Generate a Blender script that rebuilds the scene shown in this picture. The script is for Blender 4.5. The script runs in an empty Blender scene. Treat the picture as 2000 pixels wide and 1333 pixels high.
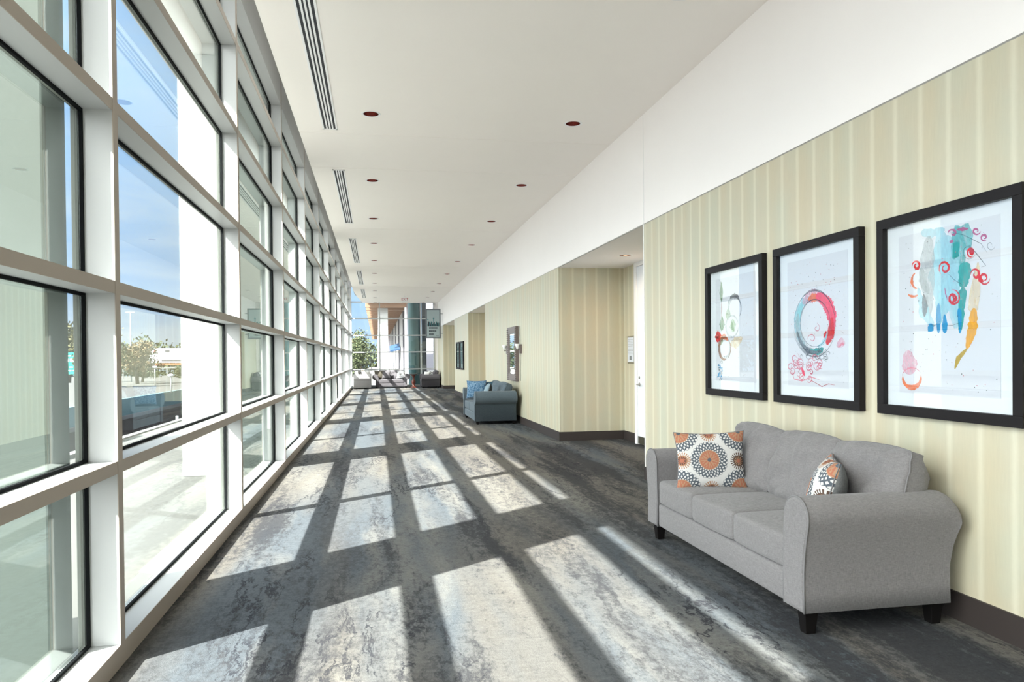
import bpy, bmesh, math, random
from mathutils import Vector, Matrix, noise
random.seed(7)
C = bpy.context.scene.collection
sc = bpy.context.scene

# ------------------------------------------------------------------ camera
YAW, PIT, ROL, FPX, SY, EYE = 0.179888, -0.010130, -0.009872, 1454.16, 46.59, 1.4
cam_d = bpy.data.cameras.new('camera'); cam = bpy.data.objects.new('camera', cam_d); C.objects.link(cam)
cy_, sy_ = math.cos(YAW), math.sin(YAW)
F = Vector((sy_*math.cos(PIT), cy_*math.cos(PIT), math.sin(PIT)))
R = Vector((cy_, -sy_, 0)); U = R.cross(F)
R2 = R*math.cos(ROL)+U*math.sin(ROL); U2 = -R*math.sin(ROL)+U*math.cos(ROL)
M = Matrix((R2, U2, -F)).transposed().to_4x4(); M.translation = (0, 0, EYE)
cam.matrix_world = M
cam_d.sensor_width = 36; cam_d.lens = FPX/2000*36; cam_d.shift_y = SY/2000
cam_d.clip_start = 0.05; cam_d.clip_end = 600
sc.camera = cam

# ------------------------------------------------------------------ light, sky, exposure
SUNV = Vector((1.0, 0.74, -1.17)).normalized()          # direction the sunlight travels
SUN_STRENGTH, SKY_STRENGTH, EXPOSURE = 28.0, 1.9, 0.11
sd = bpy.data.lights.new('sun', 'SUN'); sd.energy = SUN_STRENGTH; sd.angle = math.radians(0.7); sd.color = (1.0, 0.955, 0.90)
so = bpy.data.objects.new('sun', sd); C.objects.link(so)
so.rotation_euler = SUNV.to_track_quat('-Z', 'Y').to_euler(); so.location = (-8, -6, 12)
sc.view_settings.view_transform = 'Standard'; sc.view_settings.look = 'None'
sc.view_settings.gamma = 1.0; sc.view_settings.use_curve_mapping = False
sc.view_settings.exposure = EXPOSURE
sc.cycles.max_bounces = 14; sc.cycles.diffuse_bounces = 8; sc.cycles.glossy_bounces = 5
sc.cycles.transparent_max_bounces = 24; sc.cycles.sample_clamp_indirect = 6.0
sc.cycles.use_denoising = True

class NT:
    """tiny helper to write node trees as expressions"""
    def __init__(s, tree): s.t = tree; s.n = tree.nodes; s.l = tree.links
    def put(s, sock, v):
        if v is None: return
        if hasattr(v, 'is_output') or hasattr(v, 'node'): s.l.new(v, sock)
        else:
            try: sock.default_value = v
            except Exception: sock.default_value = (*v, 1.0)
    def node(s, typ, **kw):
        n = s.n.new(typ)
        for k, v in kw.items(): setattr(n, k, v)
        return n
    def m(s, op, a, b=None, c=None, clamp=False):
        n = s.node('ShaderNodeMath', operation=op); n.use_clamp = clamp
        s.put(n.inputs[0], a); s.put(n.inputs[1], b)
        if c is not None: s.put(n.inputs[2], c)
        return n.outputs[0]
    def mix(s, f, a, b, blend='MIX'):
        n = s.node('ShaderNodeMix', data_type='RGBA', blend_type=blend)
        s.put(n.inputs[0], f)
        for i, v in ((6, a), (7, b)):
            if isinstance(v, tuple): v = (*v[:3], 1.0)
            s.put(n.inputs[i], v)
        return n.outputs[2]
    def ramp(s, f, stops, interp='LINEAR'):
        n = s.node('ShaderNodeValToRGB'); e = n.color_ramp; e.interpolation = interp
        while len(e.elements) < len(stops): e.elements.new(0.5)
        for el, (p, c) in zip(e.elements, stops):
            el.position = p; el.color = (*c, 1) if isinstance(c, tuple) else (c, c, c, 1)
        s.put(n.inputs[0], f); return n.outputs[0]
    def noise(s, vec, scale=5, detail=4, rough=.5, dist=0.0, out=0):
        n = s.node('ShaderNodeTexNoise'); s.put(n.inputs['Vector'], vec)
        n.inputs['Scale'].default_value = scale; n.inputs['Detail'].default_value = detail
        n.inputs['Roughness'].default_value = rough; n.inputs['Distortion'].default_value = dist
        return n.outputs[out]
    def mapv(s, vec, scale=(1, 1, 1), loc=(0, 0, 0), rot=(0, 0, 0)):
        n = s.node('ShaderNodeMapping'); s.put(n.inputs[0], vec)
        n.inputs['Scale'].default_value = scale; n.inputs['Location'].default_value = loc; n.inputs['Rotation'].default_value = rot
        return n.outputs[0]
    def sep(s, vec):
        n = s.node('ShaderNodeSeparateXYZ'); s.put(n.inputs[0], vec); return n.outputs
    def comb(s, x, y, z):
        n = s.node('ShaderNodeCombineXYZ')
        for i, v in enumerate((x, y, z)): s.put(n.inputs[i], v)
        return n.outputs[0]
    def coord(s, o='Object'): return s.node('ShaderNodeTexCoord').outputs[o]
    def pos(s): return s.node('ShaderNodeNewGeometry').outputs['Position']
    def bump(s, h, strength=.3, dist=.01):
        n = s.node('ShaderNodeBump'); n.inputs['Strength'].default_value = strength; n.inputs['Distance'].default_value = dist
        s.put(n.inputs['Height'], h); return n.outputs[0]

w = bpy.data.worlds.new('sky'); sc.world = w; w.use_nodes = True
W = NT(w.node_tree); W.n.clear()
d = W.coord('Generated'); x, y, z = W.sep(d)
zc = W.m('MAXIMUM', z, 0.0)
grad = W.ramp(zc, [(0.0, (0.36, 0.46, 0.60)), (0.10, (0.24, 0.39, 0.62)), (0.35, (0.30, 0.49, 0.78)), (0.7, (.42, .56, .80)), (1.0, (0.42, 0.58, 0.84))])
cn = W.noise(W.mapv(d, scale=(1.2, 1.2, 7.0)), 2.2, 6, .55, .6)
cm = W.ramp(cn, [(0.46, 0.0), (0.68, 1.0)])
fade = W.ramp(zc, [(0.0, 0.75), (0.35, 0.45), (0.8, 0.25)])
cloud = W.mix(W.m('MULTIPLY', cm, fade), grad, (0.58, 0.62, 0.68))
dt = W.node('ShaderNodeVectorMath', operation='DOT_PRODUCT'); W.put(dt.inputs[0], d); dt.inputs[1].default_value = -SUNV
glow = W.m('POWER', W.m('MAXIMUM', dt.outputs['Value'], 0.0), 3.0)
SKY_GLOW = 8.0  # halo around the out-of-view sun, added to brighten the room
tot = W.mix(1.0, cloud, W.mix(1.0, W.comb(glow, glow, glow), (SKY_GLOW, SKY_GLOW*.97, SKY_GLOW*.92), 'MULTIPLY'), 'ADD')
up = W.m('GREATER_THAN', z, -0.02)
fin = W.mix(up, (0.30, 0.30, 0.27), tot)
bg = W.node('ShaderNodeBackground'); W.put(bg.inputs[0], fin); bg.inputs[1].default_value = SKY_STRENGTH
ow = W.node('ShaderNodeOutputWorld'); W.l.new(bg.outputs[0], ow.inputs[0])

# ------------------------------------------------------------------ materials
def newmat(name):
    m = bpy.data.materials.new(name); m.use_nodes = True; t = NT(m.node_tree); t.n.clear()
    out = t.node('ShaderNodeOutputMaterial'); return m, t, out
def pbr(name, col, rough=.6, metal=0.0, spec=.5, bump=None, sheen=0):
    m, t, out = newmat(name); b = t.node('ShaderNodeBsdfPrincipled')
    c = col(t) if callable(col) else (*col, 1.0)
    t.put(b.inputs['Base Color'], c); b.inputs['Roughness'].default_value = rough; b.inputs['Metallic'].default_value = metal
    b.inputs['Specular IOR Level'].default_value = spec
    if sheen: b.inputs['Sheen Weight'].default_value = sheen
    if bump: t.put(b.inputs['Normal'], bump(t))
    t.l.new(b.outputs[0], out.inputs[0]); return m
def srgb(r, g, b):
    f = lambda v: (v/255/12.92) if v/255 <= .04045 else ((v/255+.055)/1.055)**2.4
    return (f(r), f(g), f(b))
def flat_noise(c, amt=.06, scale=3.0):
    def fn(t):
        n = t.noise(t.pos(), scale, 4, .6)
        f = t.m('MULTIPLY_ADD', n, amt*2, 1-amt)
        return t.mix(1.0, c, t.comb(f, f, f), 'MULTIPLY')
    return fn

MAT = {}
MAT['ceiling'] = pbr('ceiling_paint', flat_noise((.925, .88, .845), .012, 1.5), .9, spec=.2)
MAT['wall_white'] = pbr('white_wall_paint', flat_noise((.90, .87, .865), .015, 2), .8, spec=.25)
def wallpaper(t):
    p = t.pos(); x, y, z = t.sep(p)
    u = t.m('ADD', t.m('MULTIPLY', x, 1.0), y)
    wob = t.m('MULTIPLY', t.m('SUBTRACT', t.noise(t.comb(t.m('MULTIPLY', u, 3), t.m('MULTIPLY', u, 3), t.m('MULTIPLY', z, 14)), 1.5, 5, .7), .5), .012)
    ph = t.m('FRACT', t.m('DIVIDE', t.m('ADD', u, wob), 0.205))
    line = t.ramp(ph, [(0.0, 0.0), (.36, .10), (.47, 1.0), (.53, 1.0), (.64, .08), (1.0, 0.0)])
    ph2 = t.m('FRACT', t.m('DIVIDE', t.m('ADD', u, .05), 0.41))
    band = t.ramp(ph2, [(0.0, 0.0), (.25, 1.0), (.5, 0.0), (1.0, 0.0)])
    fine = t.noise(t.comb(t.m('MULTIPLY', u, 60), t.m('MULTIPLY', u, 60), t.m('MULTIPLY', z, 8)), 1.0, 4, .7)
    mott = t.noise(t.mapv(p, scale=(1.3, 1.3, .9)), 1.6, 4, .6)
    base = t.mix(t.ramp(mott, [(.35, 0.0), (.65, 1.0)]), srgb(192, 182, 157), srgb(185, 184, 163))
    base = t.mix(t.m('MULTIPLY', band, .38), base, srgb(192, 178, 146))
    base = t.mix(t.m('MULTIPLY', line, .30), base, srgb(238, 235, 216))
    f = t.m('MULTIPLY_ADD', fine, .16, .92)
    return t.mix(1.0, base, t.comb(f, f, f), 'MULTIPLY')
MAT['wallpaper'] = pbr('striped_wallpaper', wallpaper, .38, spec=1.0)
MAT['baseboard'] = pbr('brown_baseboard', srgb(52, 45, 43), .55)
MAT['alu'] = pbr('painted_aluminium', flat_noise((.44, .452, .455), .02, 2), .42, spec=.5)
MAT['alu_face_shaded'] = pbr('shaded_aluminium_face', flat_noise(srgb(160, 150, 140), .02, 2), .5, spec=.4)  # room-facing side of the same aluminium, its shade set into a darker taupe
MAT['gasket'] = pbr('black_gasket', (.006, .007, .008), .8, spec=.1)
MAT['alu_out'] = pbr('grey_aluminium_cap', (.20, .21, .19), .5)
def carpet(t):
    p = t.pos(); x, y, z = t.sep(p)
    wob = t.m('MULTIPLY', t.m('SUBTRACT', t.noise(t.mapv(p, scale=(1.2, .35, 1)), 1.2, 3, .5), .5), .35)
    jag = t.m('MULTIPLY', t.m('SUBTRACT', t.noise(t.mapv(p, scale=(1, .8, 1)), 9, 5, .7), .5), .09)
    xs = t.m('ADD', t.m('ADD', x, wob), jag)
    def st(sy, off, sc, d=5, r=.6): return t.noise(t.comb(xs, t.m('MULTIPLY', y, sy), off), sc, d, r)
    hue = st(.10, 7.3, 1.6, 3, .5)
    base = t.mix(t.ramp(hue, [(.42, 0.0), (.60, 1.0)]), (.124, .115, .104), (.086, .098, .111))
    light = st(.16, 4.4, 2.2)
    base = t.mix(t.ramp(light, [(.50, 0.0), (.68, .7)]), base, (.185, .175, .158))
    # broad charcoal streaks, eroded by fine grain
    grain = t.noise(t.comb(x, t.m('MULTIPLY', y, .45), 1.7), 20, 8, .85)
    fine = t.noise(t.comb(x, t.m('MULTIPLY', y, .7), 5.5), 62, 5, .85)
    dk = t.m('ADD', st(.10, 0.0, 2.6, 6, .62), t.m('MULTIPLY', t.m('SUBTRACT', grain, .5), .62))
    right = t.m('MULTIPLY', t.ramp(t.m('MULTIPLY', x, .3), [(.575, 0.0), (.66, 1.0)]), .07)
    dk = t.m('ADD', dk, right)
    base = t.mix(t.m('MULTIPLY', t.ramp(dk, [(.515, 0.0), (.62, 1.0)]), .84), base, (.030, .031, .036))
    # thin broken veins that run along the corridor
    vn = t.noise(t.comb(xs, t.m('MULTIPLY', y, .17), 2.2), 3.4, 8, .68)
    vein = t.ramp(t.m('ABSOLUTE', t.m('SUBTRACT', vn, .5)), [(0.0, 1.0), (.007, .9), (.016, 0.0)])
    vm = t.ramp(st(.25, 3.1, 1.7, 4), [(.48, 0.0), (.58, 1.0)])
    base = t.mix(t.m('MULTIPLY', t.m('MULTIPLY', vein, vm), .9), base, (.020, .021, .028))
    sp = t.ramp(t.m('ADD', grain, t.m('MULTIPLY', t.m('SUBTRACT', st(.2, 9.1, 2.0), .5), .5)), [(.49, 0.0), (.62, .62)])
    base = t.mix(sp, base, (.052, .052, .056))
    f = t.m('ADD', t.m('MULTIPLY_ADD', fine, 1.2, .12), t.m('MULTIPLY', t.noise(t.comb(t.m('MULTIPLY', x, .3), y, 0), 34, 3, .7), .5))
    return t.mix(1.0, base, t.comb(f, f, f), 'MULTIPLY')
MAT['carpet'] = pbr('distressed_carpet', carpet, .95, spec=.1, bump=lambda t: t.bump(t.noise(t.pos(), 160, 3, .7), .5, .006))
def fabric(c, wv=.42, sc_=1.0):
    def fn(t):
        o = t.coord('Object')
        a = t.noise(t.mapv(o, scale=(45*sc_, 45*sc_, 420*sc_)), 1, 3, .7); b = t.noise(t.mapv(o, scale=(420*sc_, 420*sc_, 45*sc_)), 1, 3, .7)
        f = t.m('MULTIPLY_ADD', t.m('ADD', a, b), wv*2.4, 1-wv*2.4)
        return t.mix(1.0, c, t.comb(f, f, f), 'MULTIPLY')
    return fn
MAT['fabric'] = pbr('grey_linen_upholstery', fabric((.182, .173, .176)), .9, spec=.15, sheen=.15, bump=lambda t: t.bump(t.noise(t.coord('Object'), 420, 2, .6), .35, .002))
MAT['fabric_blue'] = pbr('slate_blue_upholstery', fabric((.085, .110, .130)), .9, spec=.15, sheen=.1)
MAT['fabric_far'] = pbr('mid_grey_upholstery', fabric((.105, .098, .108)), .9, spec=.15)
MAT['fabric_pale'] = pbr('pale_grey_upholstery', fabric((.30, .29, .29)), .9, spec=.15)
MAT['piping'] = pbr('grey_piping_cord', (.17, .165, .17), .9)
MAT['back_grey'] = pbr('plain_grey_pillow_back', fabric((.16, .165, .17)), .9, spec=.15)
MAT['leg'] = pbr('dark_stained_wood', (.005, .004, .004), .5, spec=.2)
MAT['black_frame'] = pbr('black_picture_frame', (.008, .006, .007), .5, spec=.25)
MAT['paper'] = pbr('white_mat_board', (.64, .67, .72), .8, spec=.2)
MAT['print'] = pbr('print_paper', (.56, .58, .64), .8, spec=.2)
MAT['copper'] = pbr('copper_reflector', (.42, .17, .15), .22, metal=1.0)
MAT['white_trim'] = pbr('white_enamel_trim', (.86, .86, .87), .4)
MAT['slot'] = pbr('dark_slot', (.02, .022, .03), .7)
MAT['door'] = pbr('white_door_paint', (.80, .83, .88), .45)
MAT['steel'] = pbr('brushed_steel', (.45, .44, .42), .35, metal=1.0)
MAT['bronze_dark'] = pbr('dark_bronze', (.05, .045, .03), .5)
def concrete(c, pit=.35, sc_=1.0):
    def fn(t):
        p = t.pos(); a = t.noise(p, 3*sc_, 6, .6); b = t.noise(p, 38*sc_, 3, .7)
        pits = t.ramp(b, [(.66, 0.0), (.72, 1.0)])
        f = t.m('MULTIPLY_ADD', a, .3, .85)
        return t.mix(t.m('MULTIPLY', pits, pit), t.mix(1.0, c, t.comb(f, f, f), 'MULTIPLY'), (.08, .09, .09))
    return fn
MAT['pier_green_grey'] = pbr('green_grey_inner_pier', concrete((.042, .055, .048), .6), .85)  # inner column half: pitted, darker and greener than the white outer half
MAT['pier_white'] = pbr('white_rendered_column', concrete((.40, .40, .385), .0), .85)
MAT['terrace'] = pbr('terrace_concrete', concrete((.098, .097, .090), .25), .9)
MAT['curb'] = pbr('pale_concrete_curb', (.17, .17, .165), .9)
MAT['earth'] = pbr('brown_ground', flat_noise((.075, .058, .050), .4, .5), .95)
MAT['road'] = pbr('road_surface', flat_noise((.075, .073, .068), .15, .3), .9)
MAT['barrier'] = pbr('teal_barrier', flat_noise((.12, .21, .22), .2, .4), .8)
MAT['grass'] = pbr('grass', flat_noise((.05, .085, .03), .3, 2), .95)
MAT['bark'] = pbr('bark', (.06, .045, .035), .9)
def leafm(name, c1, c2):
    def fn(t):
        return t.mix(t.noise(t.pos(), 1.1, 3, .7), c1, c2)
    return pbr(name, fn, .8, spec=.2)
MAT['leaf_olive'] = leafm('olive_leaves', (.055, .062, .028), (.12, .10, .045))
MAT['leaf_green'] = leafm('green_leaves', (.038, .050, .026), (.070, .082, .036))
MAT['leaf_autumn'] = leafm('autumn_leaves', (.085, .07, .038), (.15, .10, .055))
MAT['teal_column'] = pbr('teal_column', (.045, .105, .112), .45)
MAT['soffit'] = pbr('tan_soffit', (.62, .46, .34), .8)
MAT['beam_tan'] = pbr('brown_beam', (.22, .13, .08), .8)
MAT['lilac_wall'] = pbr('pale_lilac_wall', (.42, .40, .47), .8)
MAT['slate_post'] = pbr('dark_post', (.06, .06, .07), .6)
MAT['sign_green'] = pbr('green_highway_sign', (.0, .22, .16), .5)
MAT['white_paint'] = pbr('white_paint', (.72, .74, .78), .5)
MAT['lamp_grey'] = pbr('galvanised_pole', (.35, .37, .38), .5)
MAT['rust'] = pbr('rust_orange', (.28, .10, .04), .8)
MAT['ink_dark'] = pbr('dark_ink', (.03, .035, .05), .7)
MAT['teal_ink'] = pbr('teal_ink', (.05, .20, .22), .7)
MAT['red_ink'] = pbr('red_ink', (.45, .04, .05), .7)
MAT['poster'] = pbr('pale_blue_poster', (.36, .44, .46), .6)
MAT['poster_frame'] = pbr('grey_poster_frame', (.16, .18, .20), .5)
MAT['table_dark'] = pbr('dark_table_top', (.03, .022, .02), .4)
MAT['table_red'] = pbr('red_brown_turned_wood', (.09, .022, .014), .4)
def pillow_blue(t):
    o = t.coord('Object'); a = t.noise(o, 26, 3, .6, 1.2)
    v = t.node('ShaderNodeTexVoronoi', feature='DISTANCE_TO_EDGE'); t.put(v.inputs['Vector'], o); v.inputs['Scale'].default_value = 18
    return t.mix(t.ramp(v.outputs['Distance'], [(.04, 0.0), (.09, 1.0)]), (.18, .28, .38), t.mix(a, (.03, .09, .17), (.07, .16, .27)))
MAT['pillow_blue'] = pbr('blue_ogee_fabric', pillow_blue, .9)
MAT['awning_blue'] = pbr('blue_awning_cloth', (.012, .05, .12), .8)
MAT['pillow_teal'] = pbr('dark_teal_fabric', fabric((.02, .06, .09)), .9)
MAT['pillow_brown'] = pbr('dark_brown_fabric', fabric((.045, .042, .038)), .9)
MAT['pillow_sky'] = pbr('pale_blue_fabric', fabric((.19, .26, .30)), .9)
def pillow_floral(t):
    n = t.noise(t.coord('Object'), 12, 4, .6, 1.0)
    return t.ramp(n, [(.36, (.62, .62, .62)), (.50, (.55, .56, .58)), (.54, (.12, .11, .11)), (.64, (.20, .17, .14))])
MAT['pillow_floral'] = pbr('black_and_white_floral_fabric', pillow_floral, .9)
MAT['pillow_olive'] = pbr('olive_brown_fabric', fabric((.075, .065, .05)), .9)
MAT['pillow_light'] = pbr('off_white_fabric', fabric((.55, .54, .52)), .9)
def medallions(t):
    o = t.coord('Object'); x, y, z = t.sep(o); H = .235
    sx = t.m('DIVIDE', x, H); sz = t.m('DIVIDE', z, H)
    jit = t.m('MULTIPLY', t.m('SUBTRACT', t.noise(o, 60, 2, .5), .5), .03)
    white = (.56, .55, .54); grey = (.085, .10, .12); rust = (.36, .135, .085); tan = (.36, .21, .13); brown = (.10, .065, .05)
    col = (*white, 1.0)
    def disc(cx, cz, R, col, mode):
        dx = t.m('SUBTRACT', sx, cx); dz = t.m('SUBTRACT', sz, cz)
        r = t.m('ADD', t.m('DIVIDE', t.m('SQRT', t.m('ADD', t.m('MULTIPLY', dx, dx), t.m('MULTIPLY', dz, dz))), R), jit)
        an = t.m('ARCTAN2', dz, dx)
        inside = t.m('LESS_THAN', r, 1.0)
        if mode == 0:
            N = 26
            sw = t.m('SINE', t.m('ADD', t.m('MULTIPLY', an, N), t.m('MULTIPLY', r, 24)))
            sw2 = t.m('SINE', t.m('SUBTRACT', t.m('MULTIPLY', an, N), t.m('MULTIPLY', r, 24)))
            lat = t.m('GREATER_THAN', t.m('MAXIMUM', sw, sw2), .25)
            outer = t.mix(lat, white, grey)
            pet = t.m('GREATER_THAN', t.m('SINE', t.m('MULTIPLY', an, 18)), .0)
            inner = t.mix(pet, rust, tan)
            core = t.mix(t.m('LESS_THAN', r, .10), t.mix(t.m('GREATER_THAN', t.m('SINE', t.m('MULTIPLY', an, 9)), .1), tan, rust), grey)
            ring = t.mix(t.m('LESS_THAN', r, .30), inner, core)
            ring = t.mix(t.m('GREATER_THAN', r, .42), ring, rust)
            ring = t.mix(t.m('GREATER_THAN', r, .47), ring, tan)
            c = t.mix(t.m('GREATER_THAN', r, .52), ring, outer)
            scal = t.m('LESS_THAN', r, t.m('MULTIPLY_ADD', t.m('SINE', t.m('MULTIPLY', an, N)), .03, .96))
        else:
            pet = t.m('GREATER_THAN', t.m('SINE', t.m('MULTIPLY', an, 22)), -.1)
            c = t.mix(pet, white, tan if mode == 1 else brown)
            c = t.mix(t.m('LESS_THAN', r, .62), c, brown if mode == 2 else tan)
            c = t.mix(t.m('LESS_THAN', r, .50), c, t.mix(t.m('GREATER_THAN', t.m('SINE', t.m('MULTIPLY', an, 12)), 0.), rust if mode == 1 else tan, brown))
            c = t.mix(t.m('LESS_THAN', r, .22), c, rust)
            scal = t.m('LESS_THAN', r, t.m('MULTIPLY_ADD', t.m('SINE', t.m('MULTIPLY', an, 22)), .03, .94))
        return t.mix(t.m('MULTIPLY', inside, scal), col, c)
    for cx, cz in ((.86, .84), (-.90, .84), (.86, -.86), (-.90, -.86)): col = disc(cx, cz, .60, col, 0)
    for cx, cz, m_ in ((-.02, .80, 1), (-.02, -.86, 1), (.80, -.04, 2), (-.84, .0, 1)): col = disc(cx, cz, .26, col, m_)
    col = disc(-.06, .0, .56, col, 0)
    return col
MAT['medallion'] = pbr('medallion_print_fabric', medallions, .9, spec=.15)
def glass(name, tint, refl=1.0, ior=1.5):
    m, t, out = newmat(name)
    tr = t.node('ShaderNodeBsdfTransparent'); tr.inputs[0].default_value = (*tint, 1)
    gl = t.node('ShaderNodeBsdfGlossy'); gl.inputs['Roughness'].default_value = 0.0; gl.inputs[0].default_value = (.95, 1, .98, 1)
    g = t.node('ShaderNodeNewGeometry'); dt = t.node('ShaderNodeVectorMath', operation='DOT_PRODUCT')
    t.put(dt.inputs[0], g.outputs['Incoming']); t.put(dt.inputs[1], g.outputs['Normal'])
    c = t.m('SUBTRACT', 1.0, t.m('ABSOLUTE', dt.outputs['Value'])); fr = t.m('MULTIPLY_ADD', t.m('POWER', c, 5.0), .96, .04)
    mx = t.node('ShaderNodeMixShader'); t.put(mx.inputs[0], t.m('MULTIPLY', fr, refl, clamp=True))
    t.l.new(tr.outputs[0], mx.inputs[1]); t.l.new(gl.outputs[0], mx.inputs[2]); t.l.new(mx.outputs[0], out.inputs[0]); return m
MAT['glass'] = glass('green_tinted_glass', (.94, .97, .96), 1.15)
MAT['glass_pic'] = glass('picture_glass', (.99, .995, .995), .8)
MAT['mirror'] = pbr('mirror_silver', (.85, .90, .88), .02, metal=1.0)
MAT['mirror_frame'] = pbr('silver_brown_ribbed_frame', flat_noise((.20, .16, .155), .3, 40), .4, metal=.3)
def wcol(name, c, a):
    m, t, out = newmat(name); b = t.node('ShaderNodeBsdfDiffuse'); b.inputs[0].default_value = (*c, 1)
    tr = t.node('ShaderNodeBsdfTransparent'); mx = t.node('ShaderNodeMixShader')
    n = t.noise(t.mapv(t.pos(), scale=(1, 1, .35)), 30, 5, .7, .8); f = t.m('MULTIPLY', t.ramp(n, [(.30, .62), (.62, 1.0)]), a)
    t.put(mx.inputs[0], f); t.l.new(tr.outputs[0], mx.inputs[1]); t.l.new(b.outputs[0], mx.inputs[2]); t.l.new(mx.outputs[0], out.inputs[0]); return m
INK = {'wash_blue': ((.38, .68, .80), .55), 'wash_grey': ((.42, .47, .50), .45), 'wash_teal': ((.10, .45, .48), .6), 'teal': ((.02, .33, .33), .85), 'blue': ((.01, .26, .55), .9),
       'grey': ((.16, .18, .22), .7), 'wash_yellow': ((.80, .60, .30), .4), 'amber': ((.75, .36, .02), .9), 'ochre': ((.45, .30, .02), .9), 'red': ((.62, .02, .03), .95),
       'orange': ((.75, .16, .05), .8), 'magenta': ((.45, .07, .22), .85), 'ink': ((.05, .06, .09), .75), 'wash_pink': ((.80, .36, .48), .45), 'pink': ((.68, .14, .22), .65),
       'pinkred': ((.82, .06, .14), .85), 'inkred': ((.45, .08, .12), .8), 'green': ((.08, .26, .08), .6), 'wash_green': ((.35, .52, .30), .5), 'brown': ((.28, .12, .07), .75), 'cyan': ((.25, .65, .72), .55)}
for k, (c, a) in INK.items(): MAT['ink_'+k] = wcol('watercolour_'+k, c, a)

def emis(name, c, e):
    m, t, out = newmat(name); n = t.node('ShaderNodeEmission'); n.inputs[0].default_value = (*c, 1); n.inputs[1].default_value = e
    t.l.new(n.outputs[0], out.inputs[0]); return m
MAT['lit_lamp'] = emis('lit_warm_lamp', (1.0, .80, .55), 4.0)

# ------------------------------------------------------------------ helpers
class MB:
    """collects boxes, tubes and grids and links them as ONE mesh object"""
    def __init__(s): s.v = []; s.f = []; s.mi = []; s.sm = []
    def add(s, vs, fs, mi=0, smooth=False, mat=None):
        o = len(s.v)
        s.v += [tuple(mat @ Vector(v)) if mat else tuple(v) for v in vs]
        for f in fs: s.f.append([i+o for i in f]); s.mi.append(mi); s.sm.append(smooth)
        return s
    def box(s, x0, x1, y0, y1, z0, z1, mi=0, mat=None):
        vs = [(x, y, z) for z in (z0, z1) for y in (y0, y1) for x in (x0, x1)]
        return s.add(vs, [(0, 2, 3, 1), (4, 5, 7, 6), (0, 1, 5, 4), (2, 6, 7, 3), (0, 4, 6, 2), (1, 3, 7, 5)], mi, mat=mat)
    def taper(s, cx, cy, z0, z1, a0, a1, mi=0):
        vs = [(cx+sx*a, cy+sy*a, z) for z, a in ((z0, a0), (z1, a1)) for sy in (-1, 1) for sx in (-1, 1)]
        return s.add(vs, [(0, 2, 3, 1), (4, 5, 7, 6), (0, 1, 5, 4), (2, 6, 7, 3), (0, 4, 6, 2), (1, 3, 7, 5)], mi)
    def lathe(s, prof, n=24, mi=0, c=(0, 0, 0), smooth=True, cap=True):
        vs = [(c[0]+r*math.cos(2*math.pi*i/n), c[1]+r*math.sin(2*math.pi*i/n), c[2]+z) for r, z in prof for i in range(n)]
        fs = [(j*n+i, j*n+(i+1) % n, (j+1)*n+(i+1) % n, (j+1)*n+i) for j in range(len(prof)-1) for i in range(n)]
        s.add(vs, fs, mi, smooth)
        if cap:
            s.add(vs[:n], [tuple(range(n))[::-1]], mi); s.add(vs[-n:], [tuple(range(n))], mi)
        return s
    def tube(s, pts, r, n=8, mi=0, closed=False):
        P = [Vector(p) for p in pts]; N = len(P); vs = []
        prev = None
        for i, p in enumerate(P):
            a = P[(i-1) % N] if (closed or i) else P[0]; b = P[(i+1) % N] if (closed or i < N-1) else P[-1]
            t = (b-a).normalized()
            if prev is None: prev = t.orthogonal().normalized()
            u = (prev-t*prev.dot(t)).normalized(); prev = u; w = t.cross(u)
            rr = r[i] if isinstance(r, (list, tuple)) else r
            vs += [p+u*rr*math.cos(2*math.pi*k/n)+w*rr*math.sin(2*math.pi*k/n) for k in range(n)]
        fs = []
        for i in range(N if closed else N-1):
            j = (i+1) % N
            fs += [(i*n+k, i*n+(k+1) % n, j*n+(k+1) % n, j*n+k) for k in range(n)]
        if not closed: fs += [tuple(range(n))[::-1], tuple((N-1)*n+k for k in range(n))]
        return s.add(vs, fs, mi, True)
    def build(s, name, mats, parent=None, loc=(0, 0, 0), rz=0, bevel=0, recalc=True):
        me = bpy.data.meshes.new(name); me.from_pydata(s.v, [], s.f)
        if not isinstance(mats, (list, tuple)): mats = [mats]
        for m in mats: me.materials.append(MAT[m] if isinstance(m, str) else m)
        me.polygons.foreach_set('material_index', s.mi); me.polygons.foreach_set('use_smooth', s.sm)
        if recalc:
            b = bmesh.new(); b.from_mesh(me); bmesh.ops.recalc_face_normals(b, faces=b.faces); b.to_mesh(me); b.free()
        me.update()
        o = bpy.data.objects.new(name, me); C.objects.link(o)
        if parent: o.parent = parent
        o.location = loc; o.rotation_euler.z = rz
        if bevel:
            m = o.modifiers.new('bevel', 'BEVEL'); m.width = bevel; m.segments = 2; m.limit_method = 'ANGLE'; m.angle_limit = math.radians(50)
        return o
def tag(o, label=None, cat=None, group=None, kind=None):
    if label: o['label'] = label
    if cat: o['category'] = cat
    if group: o['group'] = group
    if kind: o['kind'] = kind
    return o
def thing(name, label, cat, loc=(0, 0, 0), rz=0, group=None):
    o = bpy.data.objects.new(name, None); C.objects.link(o); o.location = loc; o.rotation_euler.z = rz; o.empty_display_size = .2
    return tag(o, label, cat, group)
def struct_root(name, loc=(0, 0, 0)):
    o = bpy.data.objects.new(name, None); C.objects.link(o); o.location = loc; o['kind'] = 'structure'; o.empty_display_size = .2; return o
def struct(name, mb, mats, **kw): return tag(mb.build(name, mats, **kw), kind='structure')
def box(*a, **k): return MB().box(*a, **k)
def copy_tree(o, parent=None):
    c = o.copy(); C.objects.link(c)
    if parent: c.parent = parent
    for ch in [q for q in ALLCH.get(o.name, [])]: copy_tree(ch, c)
    return c
ALLCH = {}
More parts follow.
